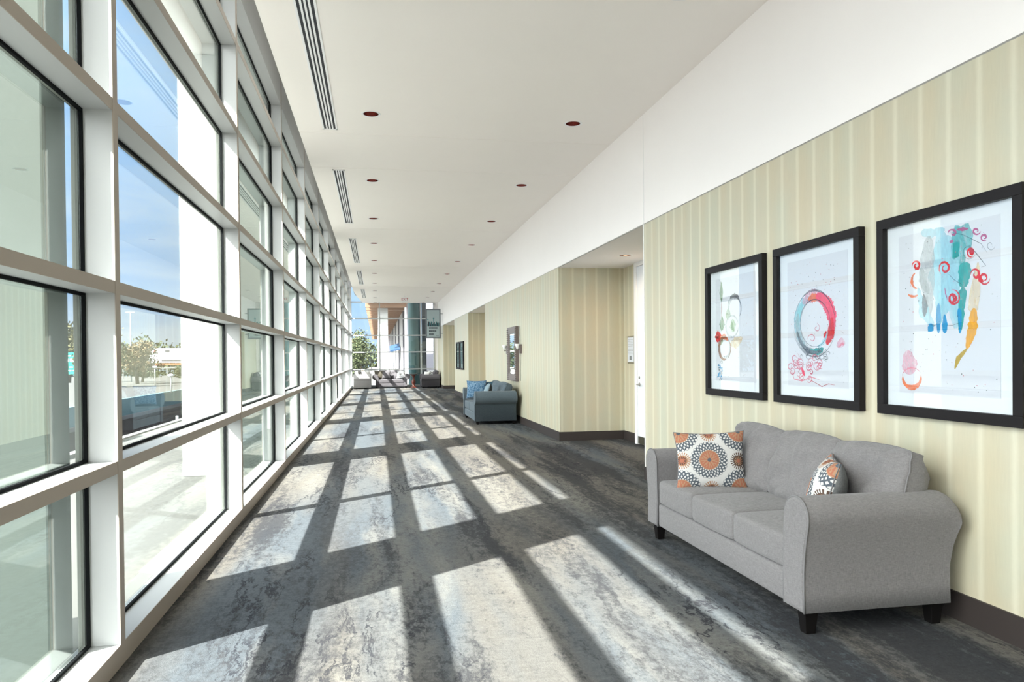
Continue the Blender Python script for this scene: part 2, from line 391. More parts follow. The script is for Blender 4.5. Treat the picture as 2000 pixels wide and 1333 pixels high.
def index_children(root):
    stack = [root]
    while stack:
        r = stack.pop(); ALLCH[r.name] = [q for q in bpy.data.objects if q.parent == r]; stack += ALLCH[r.name]
ORD = ['first', 'second', 'third', 'fourth', 'fifth', 'sixth', 'seventh', 'eighth', 'ninth', 'tenth', 'eleventh', 'twelfth', 'thirteenth']

# ------------------------------------------------------------------ room shell
XL, XR, XG, ZC, ZW, XB = -1.167, 2.988, -1.305, 4.126, 2.885, 4.113
Y0, YE = -6.0, 37.0
struct('floor', box(XL-.02, XB+.2, Y0, YE, -.25, 0), 'carpet')
segs = [(Y0, 8.03), (12.04, 20.56), (24.44, 28.85), (33.8, YE+.2)]
recs = [(8.03, 12.04), (20.56, 24.44), (28.85, 33.8)]
mb = MB()
for a, b in segs: mb.box(XR, XB+.2, a, b, 0, ZW)
for a, b in recs: mb.box(XB, XB+.2, a, b, 0, ZW)
struct('wall_right', mb, 'wallpaper')
mb = MB(); mb.box(XR+.004, XB+.2, Y0, YE+.2, ZW, 5.2)
struct('wall_right_upper', mb, 'wall_white')
mb = MB(); mb.box(XR+.002, XR+.01, Y0, YE, ZW-.003, ZW+.012)
struct('trim_1', mb, 'steel')
mb = MB().box(XR-.006, XR+.02, 8.018, 8.036, 0, ZW+.004)
mb.box(XR-.001, XR+.01, 8.024, 8.030, ZW, ZC)
struct('trim_2', mb, 'white_trim')
mb = MB()
bh = .147
for a, b in segs: mb.box(XR-.012, XR+.01, a-.0, b, 0, bh)
for a, b in recs:
    mb.box(XR-.012, XB, b-.012, b+.01, 0, bh); mb.box(XR-.012, XB, a-.01, a+.012, 0, bh)
    if a > 9: mb.box(XB-.012, XB+.01, a, b, 0, bh)
mb.box(XB-.012, XB+.01, 11.385, 12.04, 0, bh); mb.box(XB-.012, XB+.01, 8.03, 10.2, 0, bh)
struct('baseboard_right', mb, 'baseboard')
struct('wall_back', box(-2.6, XB+.2, Y0-.2, Y0, -.2, 5.2), 'wall_white')

# ceiling with real holes for the recessed downlights
LX = [-.03, 2.29]; LY = [5.31+3.145*k for k in range(-3, 11)]
RL = .088
def ceiling_mesh():
    mb = MB(); s = .2
    xe = lambda y: -.88 if y < 32 else -.88+.25*(y-32)/5
    ys = [Y0]
    for y in LY: ys += [y-s, y+s]
    ys.append(YE)
    for i in range(len(ys)-1):
        a, b = ys[i], ys[i+1]; light = i % 2 == 1
        if not light:
            mb.add([(xe(a), a, ZC), (XR+.01, a, ZC), (XR+.01, b, ZC), (xe(b), b, ZC)], [(0, 1, 2, 3)])
        else:
            xs = [None, LX[0]-s, LX[0]+s, LX[1]-s, LX[1]+s, XR+.01]
            for j in range(5):
                if j in (1, 3):
                    cx, cy = LX[(j-1)//2], (a+b)/2; n = 32; sq = []; ci = []
                    for k in range(n):
                        t = 2*math.pi*k/n; c_, s_ = math.cos(t), math.sin(t); m_ = max(abs(c_), abs(s_))
                        sq.append((cx+s*c_/m_, cy+s*s_/m_, ZC)); ci.append((cx+RL*c_, cy+RL*s_, ZC))
                    mb.add(sq+ci, [(k, (k+1) % n, n+(k+1) % n, n+k) for k in range(n)])
                elif j == 0: mb.add([(xe(a), a, ZC), (xs[1], a, ZC), (xs[1], b, ZC), (xe(b), b, ZC)], [(0, 1, 2, 3)])
                else: mb.add([(xs[j], a, ZC), (xs[j+1], a, ZC), (xs[j+1], b, ZC), (xs[j], b, ZC)], [(0, 1, 2, 3)])
    # edge drop of the ceiling beside the glass pocket
    mb.add([(-.88, Y0, ZC), (-.88, 32, ZC), (-.88, 32, 5.2), (-.88, Y0, 5.2)], [(0, 1, 2, 3)])
    mb.add([(-.88, 32, ZC), (-.63, YE, ZC), (-.63, YE, 5.2), (-.88, 32, 5.2)], [(0, 1, 2, 3)])
    return mb
struct('ceiling', ceiling_mesh(), 'ceiling', recalc=False)
mb = MB()
for y in (9.24, 10.89, 15.9, 22.2, 28.5): mb.box(-.87, XR-.002, y-.006, y+.006, ZC-.0025, ZC+.001)
struct('trim_3', mb, 'ceiling')
struct('roof_slab', box(-2.6, XB+.3, Y0-.3, YE+.1, 5.2, 5.45), 'wall_white')

# ------------------------------------------------------------------ left curtain wall, one window_<n> per bay
P0, PITCH = 3.697, 3.14
TOPS = [.942, 1.767, 2.60, 3.425, 4.19]
def bay():
    """mullion at local y=0, glazing towards +y"""
    r = struct_root('window_1')
    MB().box(XL-.004, XL, -.032, .032, .1, 5.2, 1).box(XG, XL-.004, -.031, .031, .1, 5.2).build('mullion', ['alu', 'alu_face_shaded'], r)
    MB().box(-1.345, XG-.012, -.034, .034, 0, 5.2).build('mullion_cap', 'alu_out', r)
    L = PITCH
    for zt in TOPS:
        MB().box(XL-.006, XL-.002, .032, L-.032, zt-.057, zt, 1).box(XG, XL-.006, .032, L-.032, zt-.056, zt-.001).box(-1.345, XG-.012, .034, L-.034, zt-.05, zt-.006, 2).build('transom', ['alu', 'alu_face_shaded', 'alu_out'], r)
    MB().box(XL-.004, XL+.0, -.032, L-.032, .0, .10, 1).box(XG, XL-.004, -.032, L-.032, -.02, .099).box(-1.385, XG, -.032, L-.032, -.05, .06).build('sill', ['alu', 'alu_face_shaded'], r)
    box(-1.36, XL-.002, .032, L-.032, 4.66, 5.2).build('header', 'alu', r)
    zz = [.10]+[z for t in TOPS for z in (t-.057, t)]+[4.66]
    for i in range(6):
        a, b = zz[2*i], zz[2*i+1]
        MB().box(XG-.010, XG-.004, .030, L-.030, a-.004, b+.004).build('glass_pane', 'glass', r)
        g = MB(); e = .014
        g.box(XG-.002, XG+.012, .032, .032+e, a, b).box(XG-.002, XG+.012, L-.032-e, L-.032, a, b)
        g.box(XG-.002, XG+.012, .032+e, L-.032-e, a, a+e).box(XG-.002, XG+.012, .032+e, L-.032-e, b-e, b)
        g.build('gasket', 'gasket', r)
    return r
b0 = bay(); index_children(b0); b0.location.y = P0-3*PITCH
for k in range(-2, 10):
    c = copy_tree(b0); c.name = 'window_%d' % (k+4); c.location.y = P0+k*PITCH
    if k in (1,): pass
# corner post closing the curtain wall and short chamfer bay to the end glazing
yc = P0+10*PITCH
struct('trim_4', MB().box(-1.42, XL, yc-.032, yc+.05, 0, 5.2), 'alu')
r = struct_root('window_14')
MB().box(XG-.01, XG-.004, yc+.05, YE-.02, .1, 4.66).build('glass_pane', 'glass', r)
m_ = MB()
for zt in TOPS+[.1]: m_.box(XG, XL-.004, yc+.05, YE-.04, zt-.057 if zt > .2 else 0, zt)
m_.build('transom', 'alu', r)

# ------------------------------------------------------------------ end glazing
r = struct_root('window_15', (0, 0, 0))
ZT = [.10, .90, 1.74, 2.56, 3.385, 4.19, 4.95]
xs_ = [-1.20, .166, 2.165, 2.80]
for xx in xs_: MB().box(xx-.03, xx+.03, YE-.14, YE+.04, 0, 5.2).build('mullion', 'alu', r)
for i in range(3):
    for zt in ZT: MB().box(xs_[i]+.03, xs_[i+1]-.03, YE-.12, YE+.03, zt-(.055 if zt > .2 else .10), zt).build('transom', 'alu', r)
    MB().box(xs_[i]+.02, xs_[i+1]-.02, YE-.012, YE-.004, .1, 5.0).build('glass_pane', 'glass', r)
struct('wall_far', box(2.80, XR+.2, YE-.1, YE+.15, 0, 5.2), 'wall_white')

# ------------------------------------------------------------------ door, plaque in the first recess
r = struct_root('door_1')
m_ = MB().box(XB-.05, XB, 11.285, 11.385, 0, 2.885).box(XB-.05, XB, 10.19, 10.29, 0, 2.885).box(XB-.05, XB, 10.29, 11.285, 2.82, 2.885)
m_.build('door_frame', 'white_trim', r)
pn = box(XB-.03, XB-.005, 10.295, 11.28, .012, 2.815).build('door_leaf', 'door', r)
MB().box(XB-.036, XB-.03, 10.30, 11.275, .014, .13).build('kick_plate', 'bronze_dark', r)
h_ = MB().lathe([(.028, -.004), (.028, .004)], 16); 
hm = MB(); hm.add(*[(lambda L: L)([Vector((XB-.034, 11.20, .95))+Vector((z, r_*math.cos(a), r_*math.sin(a))) for r_, z in ((.03, .004), (.03, -.006)) for a in [2*math.pi*i/16 for i in range(16)]])], [(i, (i+1) % 16, 16+(i+1) % 16, 16+i) for i in range(16)]+[tuple(range(16, 32))])
hm.tube([(XB-.035, 11.20, .95), (XB-.085, 11.20, .95), (XB-.09, 11.17, .95), (XB-.09, 11.07, .948)], .010, 8)
tag(hm.build('door_handle', 'steel', r), 'steel lever handle')
MB().add([Vector((XB-.034, 11.20, 1.06))+Vector((z, .022*math.cos(a), .022*math.sin(a))) for z in (.004, -.008) for a in [2*math.pi*i/14 for i in range(14)]], [(i, (i+1) % 14, 14+(i+1) % 14, 14+i) for i in range(14)]+[tuple(range(14, 28))]).build('lock', 'steel', r)

r = thing('wall_plaque', 'silver framed notice beside the white door in the nearest recess', 'sign', (XB, 11.63, 1.505))
MB().box(-.022, -.001, -.16, .16, -.225, .225).build('plaque_frame', 'steel', r, bevel=.003)
pp = MB().box(-.026, -.022, -.14, .14, -.20, .20)
rr = random.Random(2)
for row in range(9):
    z_ = .165-row*.026 if row < 5 else .165-(row+1)*.026
    y_ = .115
    while y_ > -.10:
        wd = rr.uniform(.015, .045); pp.box(-.0275, -.026, y_-wd, y_, z_-.004, z_+.004, 1); y_ -= wd+.010
pp.box(-.0275, -.026, -.05, .05, -.17, -.10, 2)
tag(pp.build('notice', ['paper', 'lamp_grey', 'poster_frame'], r), 'white paper notice with lines of small text')

# ------------------------------------------------------------------ downlights and vents
def downlight():
    r = thing('downlight', '', 'ceiling light', (0, 0, ZC))
    MB().lathe([(RL-.004, -.002), (RL+.016, -.006), (RL+.020, -.003), (RL+.020, .0)], 32, cap=False).build('trim_ring', 'white_trim', r)
    MB().lathe([(RL-.002, -.003), (RL-.006, .05), (.055, .13), (.035, .17)], 32, cap=False).build('reflector', 'copper', r)
    m_ = MB().lathe([(RL+.004, .0), (RL+.004, .20), (.001, .20)], 24, cap=False); m_.build('can', 'slot', r)
    MB().lathe([(.001, .118), (.030, .125), (.036, .15), (.034, .19)], 20, cap=False).build('lamp_bulb', 'white_trim', r)
    return r
dl = downlight(); index_children(dl)
first = True
for j, side in ((0, 'left'), (1, 'right')):
    vis = 0
    for i, y in enumerate(LY):
        if i < (3 if j == 1 else 4): continue
        o = dl if first else copy_tree(dl); first = False
        o.location = (LX[j], y, ZC); vis += 1
        o['label'] = 'copper-lined recessed downlight, %s from the camera in the %s ceiling row' % (ORD[vis-1], side); o['group'] = 'recessed downlights of the %s row' % side
o = copy_tree(dl); o.location = (3.62, 10.5, ZW); o['label'] = 'small recessed downlight in the low ceiling of the recess by the door'
if 'group' in o: del o['group']
o.location.z = ZW+.0; 
# a shallow version: only ring and reflector stay proud of the recess ceiling
for ch in [q for q in bpy.data.objects if q.parent == o]:
    if ch.name.startswith(('can', 'lamp')): bpy.data.objects.remove(ch)
    elif ch.name.startswith('reflector'): ch.scale = (1, 1, -.06)

MB().lathe([(.001, -.004), (.05, -.004), (.05, -.001)], 20, cap=False).build('lamp_bulb', 'lit_lamp', o)
index_children(o)
for ym, lab in ((22.5, 'small recessed downlight in the low ceiling of the middle recess'), (31.3, 'small recessed downlight in the low ceiling of the farthest recess')):
    q = copy_tree(o); q.location.y = ym; q['label'] = lab
for ym in (10.5, 22.5, 31.3):
    ld = bpy.data.lights.new('recess_lamp', 'SPOT'); ld.energy = 42; ld.color = (1.0, .66, .34); ld.spot_size = math.radians(165); ld.spot_blend = .6; ld.shadow_soft_size = .06
    lo = bpy.data.objects.new('recess_lamp', ld); C.objects.link(lo); lo.location = (3.62, ym, ZW-.03)

def vent(y0, y1, label):
    r = thing('ceiling_vent', label, 'air vent', (-.508, (y0+y1)/2, ZC), 0, 'linear slot vents beside the glass wall')
    h = (y1-y0)/2
    MB().box(-.066, .066, -h+.02, h-.02, -.0035, -.0005).build('backing', 'slot', r)
    m_ = MB().box(-.085, .085, -h, -h+.03, -.009, -.0004).box(-.085, .085, h-.03, h, -.009, -.0004)
    m_.box(-.085, -.066, -h, h, -.009, -.0004).box(.066, .085, -h, h, -.009, -.0004)
    m_.build('frame', 'white_trim', r)
    for q in (-.033, 0, .033): box(q-.0085, q+.0085, -h+.03, h-.03, -.009, -.0034).build('slat', 'white_trim', r)
    return r
vent(4.75, 9.08, 'long slotted ceiling vent nearest the camera beside the glass wall')
for i, (a, b) in enumerate(((11.0, 15.3), (17.2, 21.6), (23.5, 27.8), (29.7, 34.0))):
    vent(a, b, 'slotted ceiling vent beside the glass wall, %s from the camera' % ORD[i+1])

r = thing('exit_sign', 'tiny red lettered exit sign hanging from the far ceiling', 'sign', (1.25, 33.0, ZC))
box(-.14, .14, -.015, .015, -.24, -.05).build('housing', 'white_trim', r); MB().tube([(0, 0, -.05), (0, 0, -.001)], .01).build('stem', 'white_trim', r)
def text_mesh(name, body, size, mat, parent, loc, rot, label=None):
    cu = bpy.data.curves.new(name, 'FONT'); cu.body = body; cu.size = size; cu.extrude = .002; cu.align_x = 'CENTER'; cu.align_y = 'CENTER'
    tmp = bpy.data.objects.new('tmp', cu); C.objects.link(tmp); dg = bpy.context.evaluated_depsgraph_get()
    me = bpy.data.meshes.new_from_object(tmp.evaluated_get(dg)); me.name = name; bpy.data.objects.remove(tmp)
    me.materials.clear(); me.materials.append(MAT[mat])
    o = bpy.data.objects.new(name, me); C.objects.link(o); o.parent = parent; o.location = loc; o.rotation_euler = rot
    if label: o['label'] = label
    return o
text_mesh('lettering', 'EXIT', .15, 'red_ink', r, (0, -.018, -.145), (math.pi/2, 0, 0), 'red EXIT lettering')

# ------------------------------------------------------------------ soft furniture
def axis(H, r, n):
    a = [-H, -H+r*.12, -H+r*.4, -H+r]; m_ = [-H+r+(2*H-2*r)*i/n for i in range(1, n)]
    return a+m_+[-v for v in a[::-1]]
def rbox(w, d, h, r=.03, n=5, fn=None):
    """rounded box as a clean grid mesh; fn(v) may shift each vertex"""
    A = [axis(w/2, r, n), axis(d/2, r, n), axis(h/2, r, max(1, n//2))]; H = (w/2, d/2, h/2); idx = {}; vs = []; fs = []
    def vid(p):
        k = tuple(round(c, 6) for c in p)
        if k not in idx:
            q = Vector([max(-H[i]+r, min(H[i]-r, p[i])) for i in range(3)]); dd = Vector(p)-q
            if dd.length > 1e-9: dd = dd.normalized()*r
            v = q+dd
            if fn: v = fn(v)
            idx[k] = len(vs); vs.append(tuple(v))
        return idx[k]
    for ax in range(3):
        u, v = (ax+1) % 3, (ax+2) % 3
        for sgn in (-1, 1):
            for i in range(len(A[u])-1):
                for j in range(len(A[v])-1):
                    q = []
                    for di, dj in ((0, 0), (1, 0), (1, 1), (0, 1)):
                        p = [0, 0, 0]; p[ax] = sgn*H[ax]; p[u] = A[u][i+di]; p[v] = A[v][j+dj]; q.append(vid(p))
                    if sgn < 0: q.reverse()
                    fs.append(q)
    return vs, fs
def puff(w, h, t, edge=.25, conc=.06, n=18, seed=0, wr=.004, corner=0.0, pw=3):
    """stuffed cushion standing in the XZ plane, thickness along Y"""
    vs = []; fs = []; S = Vector((seed*3.1, seed*1.7, seed*2.3))
    for side in (-1, 1):
        for i in range(n+1):
            for j in range(n+1):
                u = math.sin((i/n-.5)*math.pi); v = math.sin((j/n-.5)*math.pi)
                x = w/2*u*(1-conc*(1-v*v))*(1-corner*v*v*abs(v)*abs(u)); z = h/2*v*(1-conc*(1-u*u))*(1-corner*u*u*abs(u)*abs(v))
                pr = ((1-abs(u)**pw)*(1-abs(v)**pw))**.55
                y = side*t/2*(edge+(1-edge)*pr)
                nz = noise.noise(Vector((x*7, side*3, z*7))+S)*wr*2+noise.noise(Vector((x*22, side*3, z*14))+S)*wr
                # gathers that run in from the corners
                g = math.sin((abs(u)-abs(v))*16+seed)*wr*1.3*(abs(u*v))**1.2
                y += side*(nz+g)*(.3+pr)
                vs.append((x, y, z))
    N = (n+1)**2
    for i in range(n):
        for j in range(n):
            a = i*(n+1)+j; q = (a, a+n+1, a+n+2, a+1); fs.append(q); fs.append(tuple(N+k for k in q[::-1]))
    rim = [i*(n+1) for i in range(n+1)]+[n*(n+1)+j for j in range(1, n+1)]+[i*(n+1)+n for i in range(n-1, -1, -1)]+[j for j in range(n-1, 0, -1)]
    for k in range(len(rim)):
        a, b = rim[k], rim[(k+1) % len(rim)]; fs.append((a, b, N+b, N+a))
    return vs, fs, [vs[k] for k in rim], n*n*2
def arm_profile(kind, wd, ht, z0):
    """closed outline (x outwards, z) of an armrest seen from the front"""
    P = []
    if kind == 'flare':
        out = [(wd-.030, z0), (wd-.034, z0+.10), (wd-.034, z0+.20), (wd-.024, z0+.30), (wd-.008, z0+.38), (wd+.006, z0+.44), (wd+.010, ht-.10)]
        P += out
        R_ = (wd+.010-.012)/2; cx = .012+R_
        for i in range(1, 10):
            a = math.pi*i/10; P.append((cx+R_*math.cos(a), ht-.10+.10*math.sin(a)))
        P += [(.012, ht-.10), (.006, ht-.22), (0, z0+.2), (0, z0)]
    else:
        R_ = .135; cx = wd-.03; cz = ht-R_
        P += [(wd-.05, z0), (wd-.05, cz-R_-.005)]
        for i in range(0, 13):
            a = -math.pi*.42+math.pi*1.42*i/12
            P.append((cx+R_*math.cos(a), cz+R_*math.sin(a)))
        P += [(0, cz-.03), (0, z0+.2), (0, z0)]
    return P
def armrest(parent, kind, wd, dp, ht, z0, x_in, sgn, mat, pmat):
    P = arm_profile(kind, wd, ht, z0); n = len(P); vs = []; fs = []
    rr_ = .085 if kind == 'flare' else .03
    secs = [(-.004, .93), (0.0, .985), (.012, 1.0)]+[(dp*.25, 1), (dp*.5, 1), (dp-rr_-.01, 1)]+[(dp-rr_+rr_*math.sin(a), 1) for a in (.3, .7, 1.1, 1.35, 1.5)]
    cxm = wd/2; czm = (ht+z0)/2
    for k, (y, s_) in enumerate(secs):
        over = max(0, (y-(dp-rr_))/rr_)
        drop = rr_*(1-math.sqrt(max(0, 1-over*over)))
        for x, z in P:
            f = max(0, (z-(ht-.25))/.25)
            zz = z-drop*f
            yy = y+(0.035*max(0, min(1, (z-z0-.2)/.25)) if y > dp*.8 and kind == 'flare' else 0)
            vs.append((x_in+sgn*(cxm+(x-cxm)*s_), yy, czm+(zz-czm)*s_))
    m = len(secs)
    for k in range(m-1):
        for i in range(n): fs.append((k*n+i, k*n+(i+1) % n, (k+1)*n+(i+1) % n, (k+1)*n+i))
    fs += [tuple(range(n)), tuple((m-1)*n+i for i in range(n))]
    mb = MB(); mb.add(vs, fs[:-2], 0, True); mb.add(vs[:n], [tuple(range(n))]); mb.add(vs[-n:], [tuple(range(n))])
    o = mb.build('armrest', mat, parent)
    MB().tube([(x_in+sgn*x, .004, z) for x, z in P], .0055, 6).build('piping', pmat, o)
    return o
def make_sofa(label, L, D, kind, nb, mat, pmat, loc, rz, ht=.69, aw=.215, legh=.12, roll_out=0, backh=.87, group=None, name='sofa', lean=.30, seed=1, cush_h=.455):
    r = thing(name, label, 'sofa', loc, rz, group)
    inner = L-2*aw; z0 = legh; fy = .012
    vs, fs = rbox(L-2*aw+.01, D-.10, .17, .02, 4); MB().add(vs, fs, 0, True, Matrix.Translation((0, (D-.10)/2+fy, z0+.085))).build('base_frame', mat, r)
    backh -= .09
    vs, fs = rbox(L-2*aw+.0, .15, backh-.10-z0, .05, 5)
    MB().add(vs, fs, 0, True, Matrix.Translation((0, D-.10, z0+(backh-.10-z0)/2+.01))).build('backrest', mat, r)
    cw = inner/nb; ch = .175
    for i in range(nb):
        rs = random.Random(seed*10+i)
        def crown(v, w=cw, s=i):
            u = v.x/(w/2); q = (v.y)/.34
            if v.z > 0: v.z += .018*(1-u*u)*(1-min(1, q*q))+noise.noise(Vector((v.x*6+s*9, v.y*6, seed)))*.005
            v.y += (-.010 if v.y < 0 else 0)*(1-u*u)
            return v
        vs, fs = rbox(cw-.006, .66, ch, .028, 8, crown)
        MB().add(vs, fs, 0, True, Matrix.Translation((-inner/2+cw*(i+.5), .33+fy, z0+.172+ch/2))).build('seat_cushion', mat, r)
    for i in range(nb):
        ccx = -inner/2+cw*(i+.5) if nb == 2 else (-.53, .10, .685)[i]
        vs, fs, rim, nf = puff(cw+(.035 if nb == 2 else .055), cush_h, .25, .36, -.03, 24, seed+i, .018, .06, 4)
        mtx = Matrix.Translation((ccx, D-.235, z0+.172+ch+cush_h/2-.03)) @ Matrix.Rotation(-lean, 4, 'X') @ Matrix.Rotation((.05, -.02, -.06)[i % 3]*.5, 4, 'Y')
        o = MB().add(vs, fs, 0, True, mtx).build('back_cushion', mat, r)
        MB().tube([tuple(mtx @ (Vector(p)*1.0)) for p in rim], .005, 6, closed=True).build('piping', pmat, o)
    for sgn in (-1, 1):
        armrest(r, kind, aw, D-.05, ht, z0, sgn*(inner/2), sgn, mat, pmat)
    for sx in (-1, 1):
        for yy in (.065, D-.10):
            MB().taper(sx*(L/2-.10), yy, 0, z0+.005, .026, .038).build('leg', 'leg', r, bevel=.003)
    return r
s1 = make_sofa('three-seat light grey linen sofa under the three framed paintings', 2.19, .875, 'flare', 3, 'fabric', 'piping', (2.055, 4.405, 0), -math.pi/2, seed=1)
s2 = make_sofa('slate blue rolled-arm loveseat below the silver mirror', 2.12, .93, 'roll', 2, 'fabric_blue', 'fabric_blue', (2.0, 16.40, 0), -math.pi/2, ht=.70, aw=.20, legh=.07, seed=5, name='loveseat', backh=.84, cush_h=.47)
s3 = make_sofa('pale grey sofa at the far end with its back against the glass wall', 1.9, .84, 'roll', 2, 'fabric_pale', 'piping', (-.26, 35.85, 0), math.pi/2, ht=.68, aw=.2, legh=.06, seed=7)
s4 = make_sofa('grey loveseat facing the camera in front of the far end glass', 1.56, .90, 'roll', 2, 'fabric_far', 'fabric_far', (.68, 35.65, 0), 0, ht=.66, aw=.19, legh=.06, seed=9, name='loveseat', backh=.86)
s5 = make_sofa('grey sofa seen from its arm side at the far right by the hanging poster', 1.4, .90, 'roll', 2, 'fabric_far', 'fabric_far', (2.06, 35.75, 0), -math.pi/2, ht=.64, aw=.2, legh=.06, seed=11, name='loveseat', backh=.78)

def throw_pillow(label, w, h, t, mats, loc, rot, seed, conc=.08, group=None, tassel=False, two=False):
    vs, fs, rim, nf = puff(w, h, t, .05, conc, 20, seed, .004, 0, 2.4)
    mb = MB(); mb.v = list(vs); mb.f = [list(f) for f in fs]; mb.sm = [True]*len(fs)
    mb.mi = [(1 if (two and i < nf and i % 2 == 1) else 0) for i in range(len(fs))]
    r = mb.build('throw_pillow', mats, None)
    r.location = loc; r.rotation_euler = rot
    tag(r, label, 'pillow', group)
    MB().tube(rim, .0035, 6, closed=True).build('piping', 'piping', r)
    return r
# medallion pillows on the near sofa
throw_pillow('square medallion-print pillow against the far arm of the near sofa', .49, .41, .15, ['medallion', 'back_grey'], (2.315, 4.93, .655), (-.20, -.03, -.30), 3, .09, two=True)
throw_pillow('medallion-print pillow seen edge-on beside the near arm of the near sofa', .42, .42, .19, ['medallion', 'back_grey'], (2.43, 3.73, .625), (-.28, .0, math.radians(242-180-180+0)), 8, .09, two=True)
# pillows on the blue loveseat
throw_pillow('blue ogee-pattern pillow at the far arm of the slate loveseat', .46, .42, .14, ['pillow_blue'], (2.26, 17.05, .665), (-.25, 0, -.25), 4)
throw_pillow('dark teal pillow tucked behind the blue patterned pillow', .40, .38, .13, ['pillow_teal'], (2.50, 17.1, .66), (-.2, 0, -.5), 5)
throw_pillow('small pale blue and brown pillow at the near arm of the slate loveseat', .40, .38, .17, ['pillow_sky', 'pillow_brown'], (2.34, 15.86, .66), (-.3, 0, math.radians(-94)), 6, two=True)
# far pillows
throw_pillow('black and white floral pillow on the far left pale sofa', .42, .40, .15, ['pillow_floral'], (-.82, 35.6, .70), (-.3, 0, .9), 7)
throw_pillow('off-white pillow on the far left pale sofa', .42, .36, .15, ['pillow_light'], (-.48, 35.35, .66), (-.5, 0, .5), 8)
throw_pillow('olive brown pillow at the left end of the far loveseat', .46, .40, .14, ['pillow_olive'], (.12, 36.05, .63), (-.25, 0, .15), 9)
throw_pillow('mauve grey pillow next to the olive one on the far loveseat', .40, .36, .13, ['fabric_far'], (.44, 36.03, .62), (-.25, 0, -.1), 10)
throw_pillow('pale floral pillow at the right end of the far loveseat', .42, .38, .14, ['pillow_floral'], (1.14, 36.02, .63), (-.25, 0, -.35), 11)
throw_pillow('dark floral pillow on the far right sofa', .40, .36, .14, ['pillow_floral'], (2.52, 35.5, .66), (-.25, 0, -.5), 12)
throw_pillow('white pillow in front of the floral one on the far right sofa', .36, .30, .14, ['pillow_light'], (2.32, 35.35, .62), (-.3, 0, -.9), 13)

# pedestal side table at the far end
r = thing('side_table', 'dark turned pedestal table before the teal column', 'table', (1.70, 35.25, 0))
MB().lathe([(.20, .625), (.215, .635), (.215, .655), (.20, .665)], 28).build('table_top', 'table_dark', r)
MB().lathe([(.12, .04), (.10, .07), (.055, .11), (.045, .16), (.085, .24), (.10, .31), (.07, .38), (.035, .43), (.05, .47), (.04, .52), (.09, .58), (.14, .625)], 24).build('pedestal', 'table_red', r)
m_ = MB().lathe([(.17, 0), (.18, .015), (.16, .035), (.12, .04)], 24); m_.build('base', 'table_red', r)

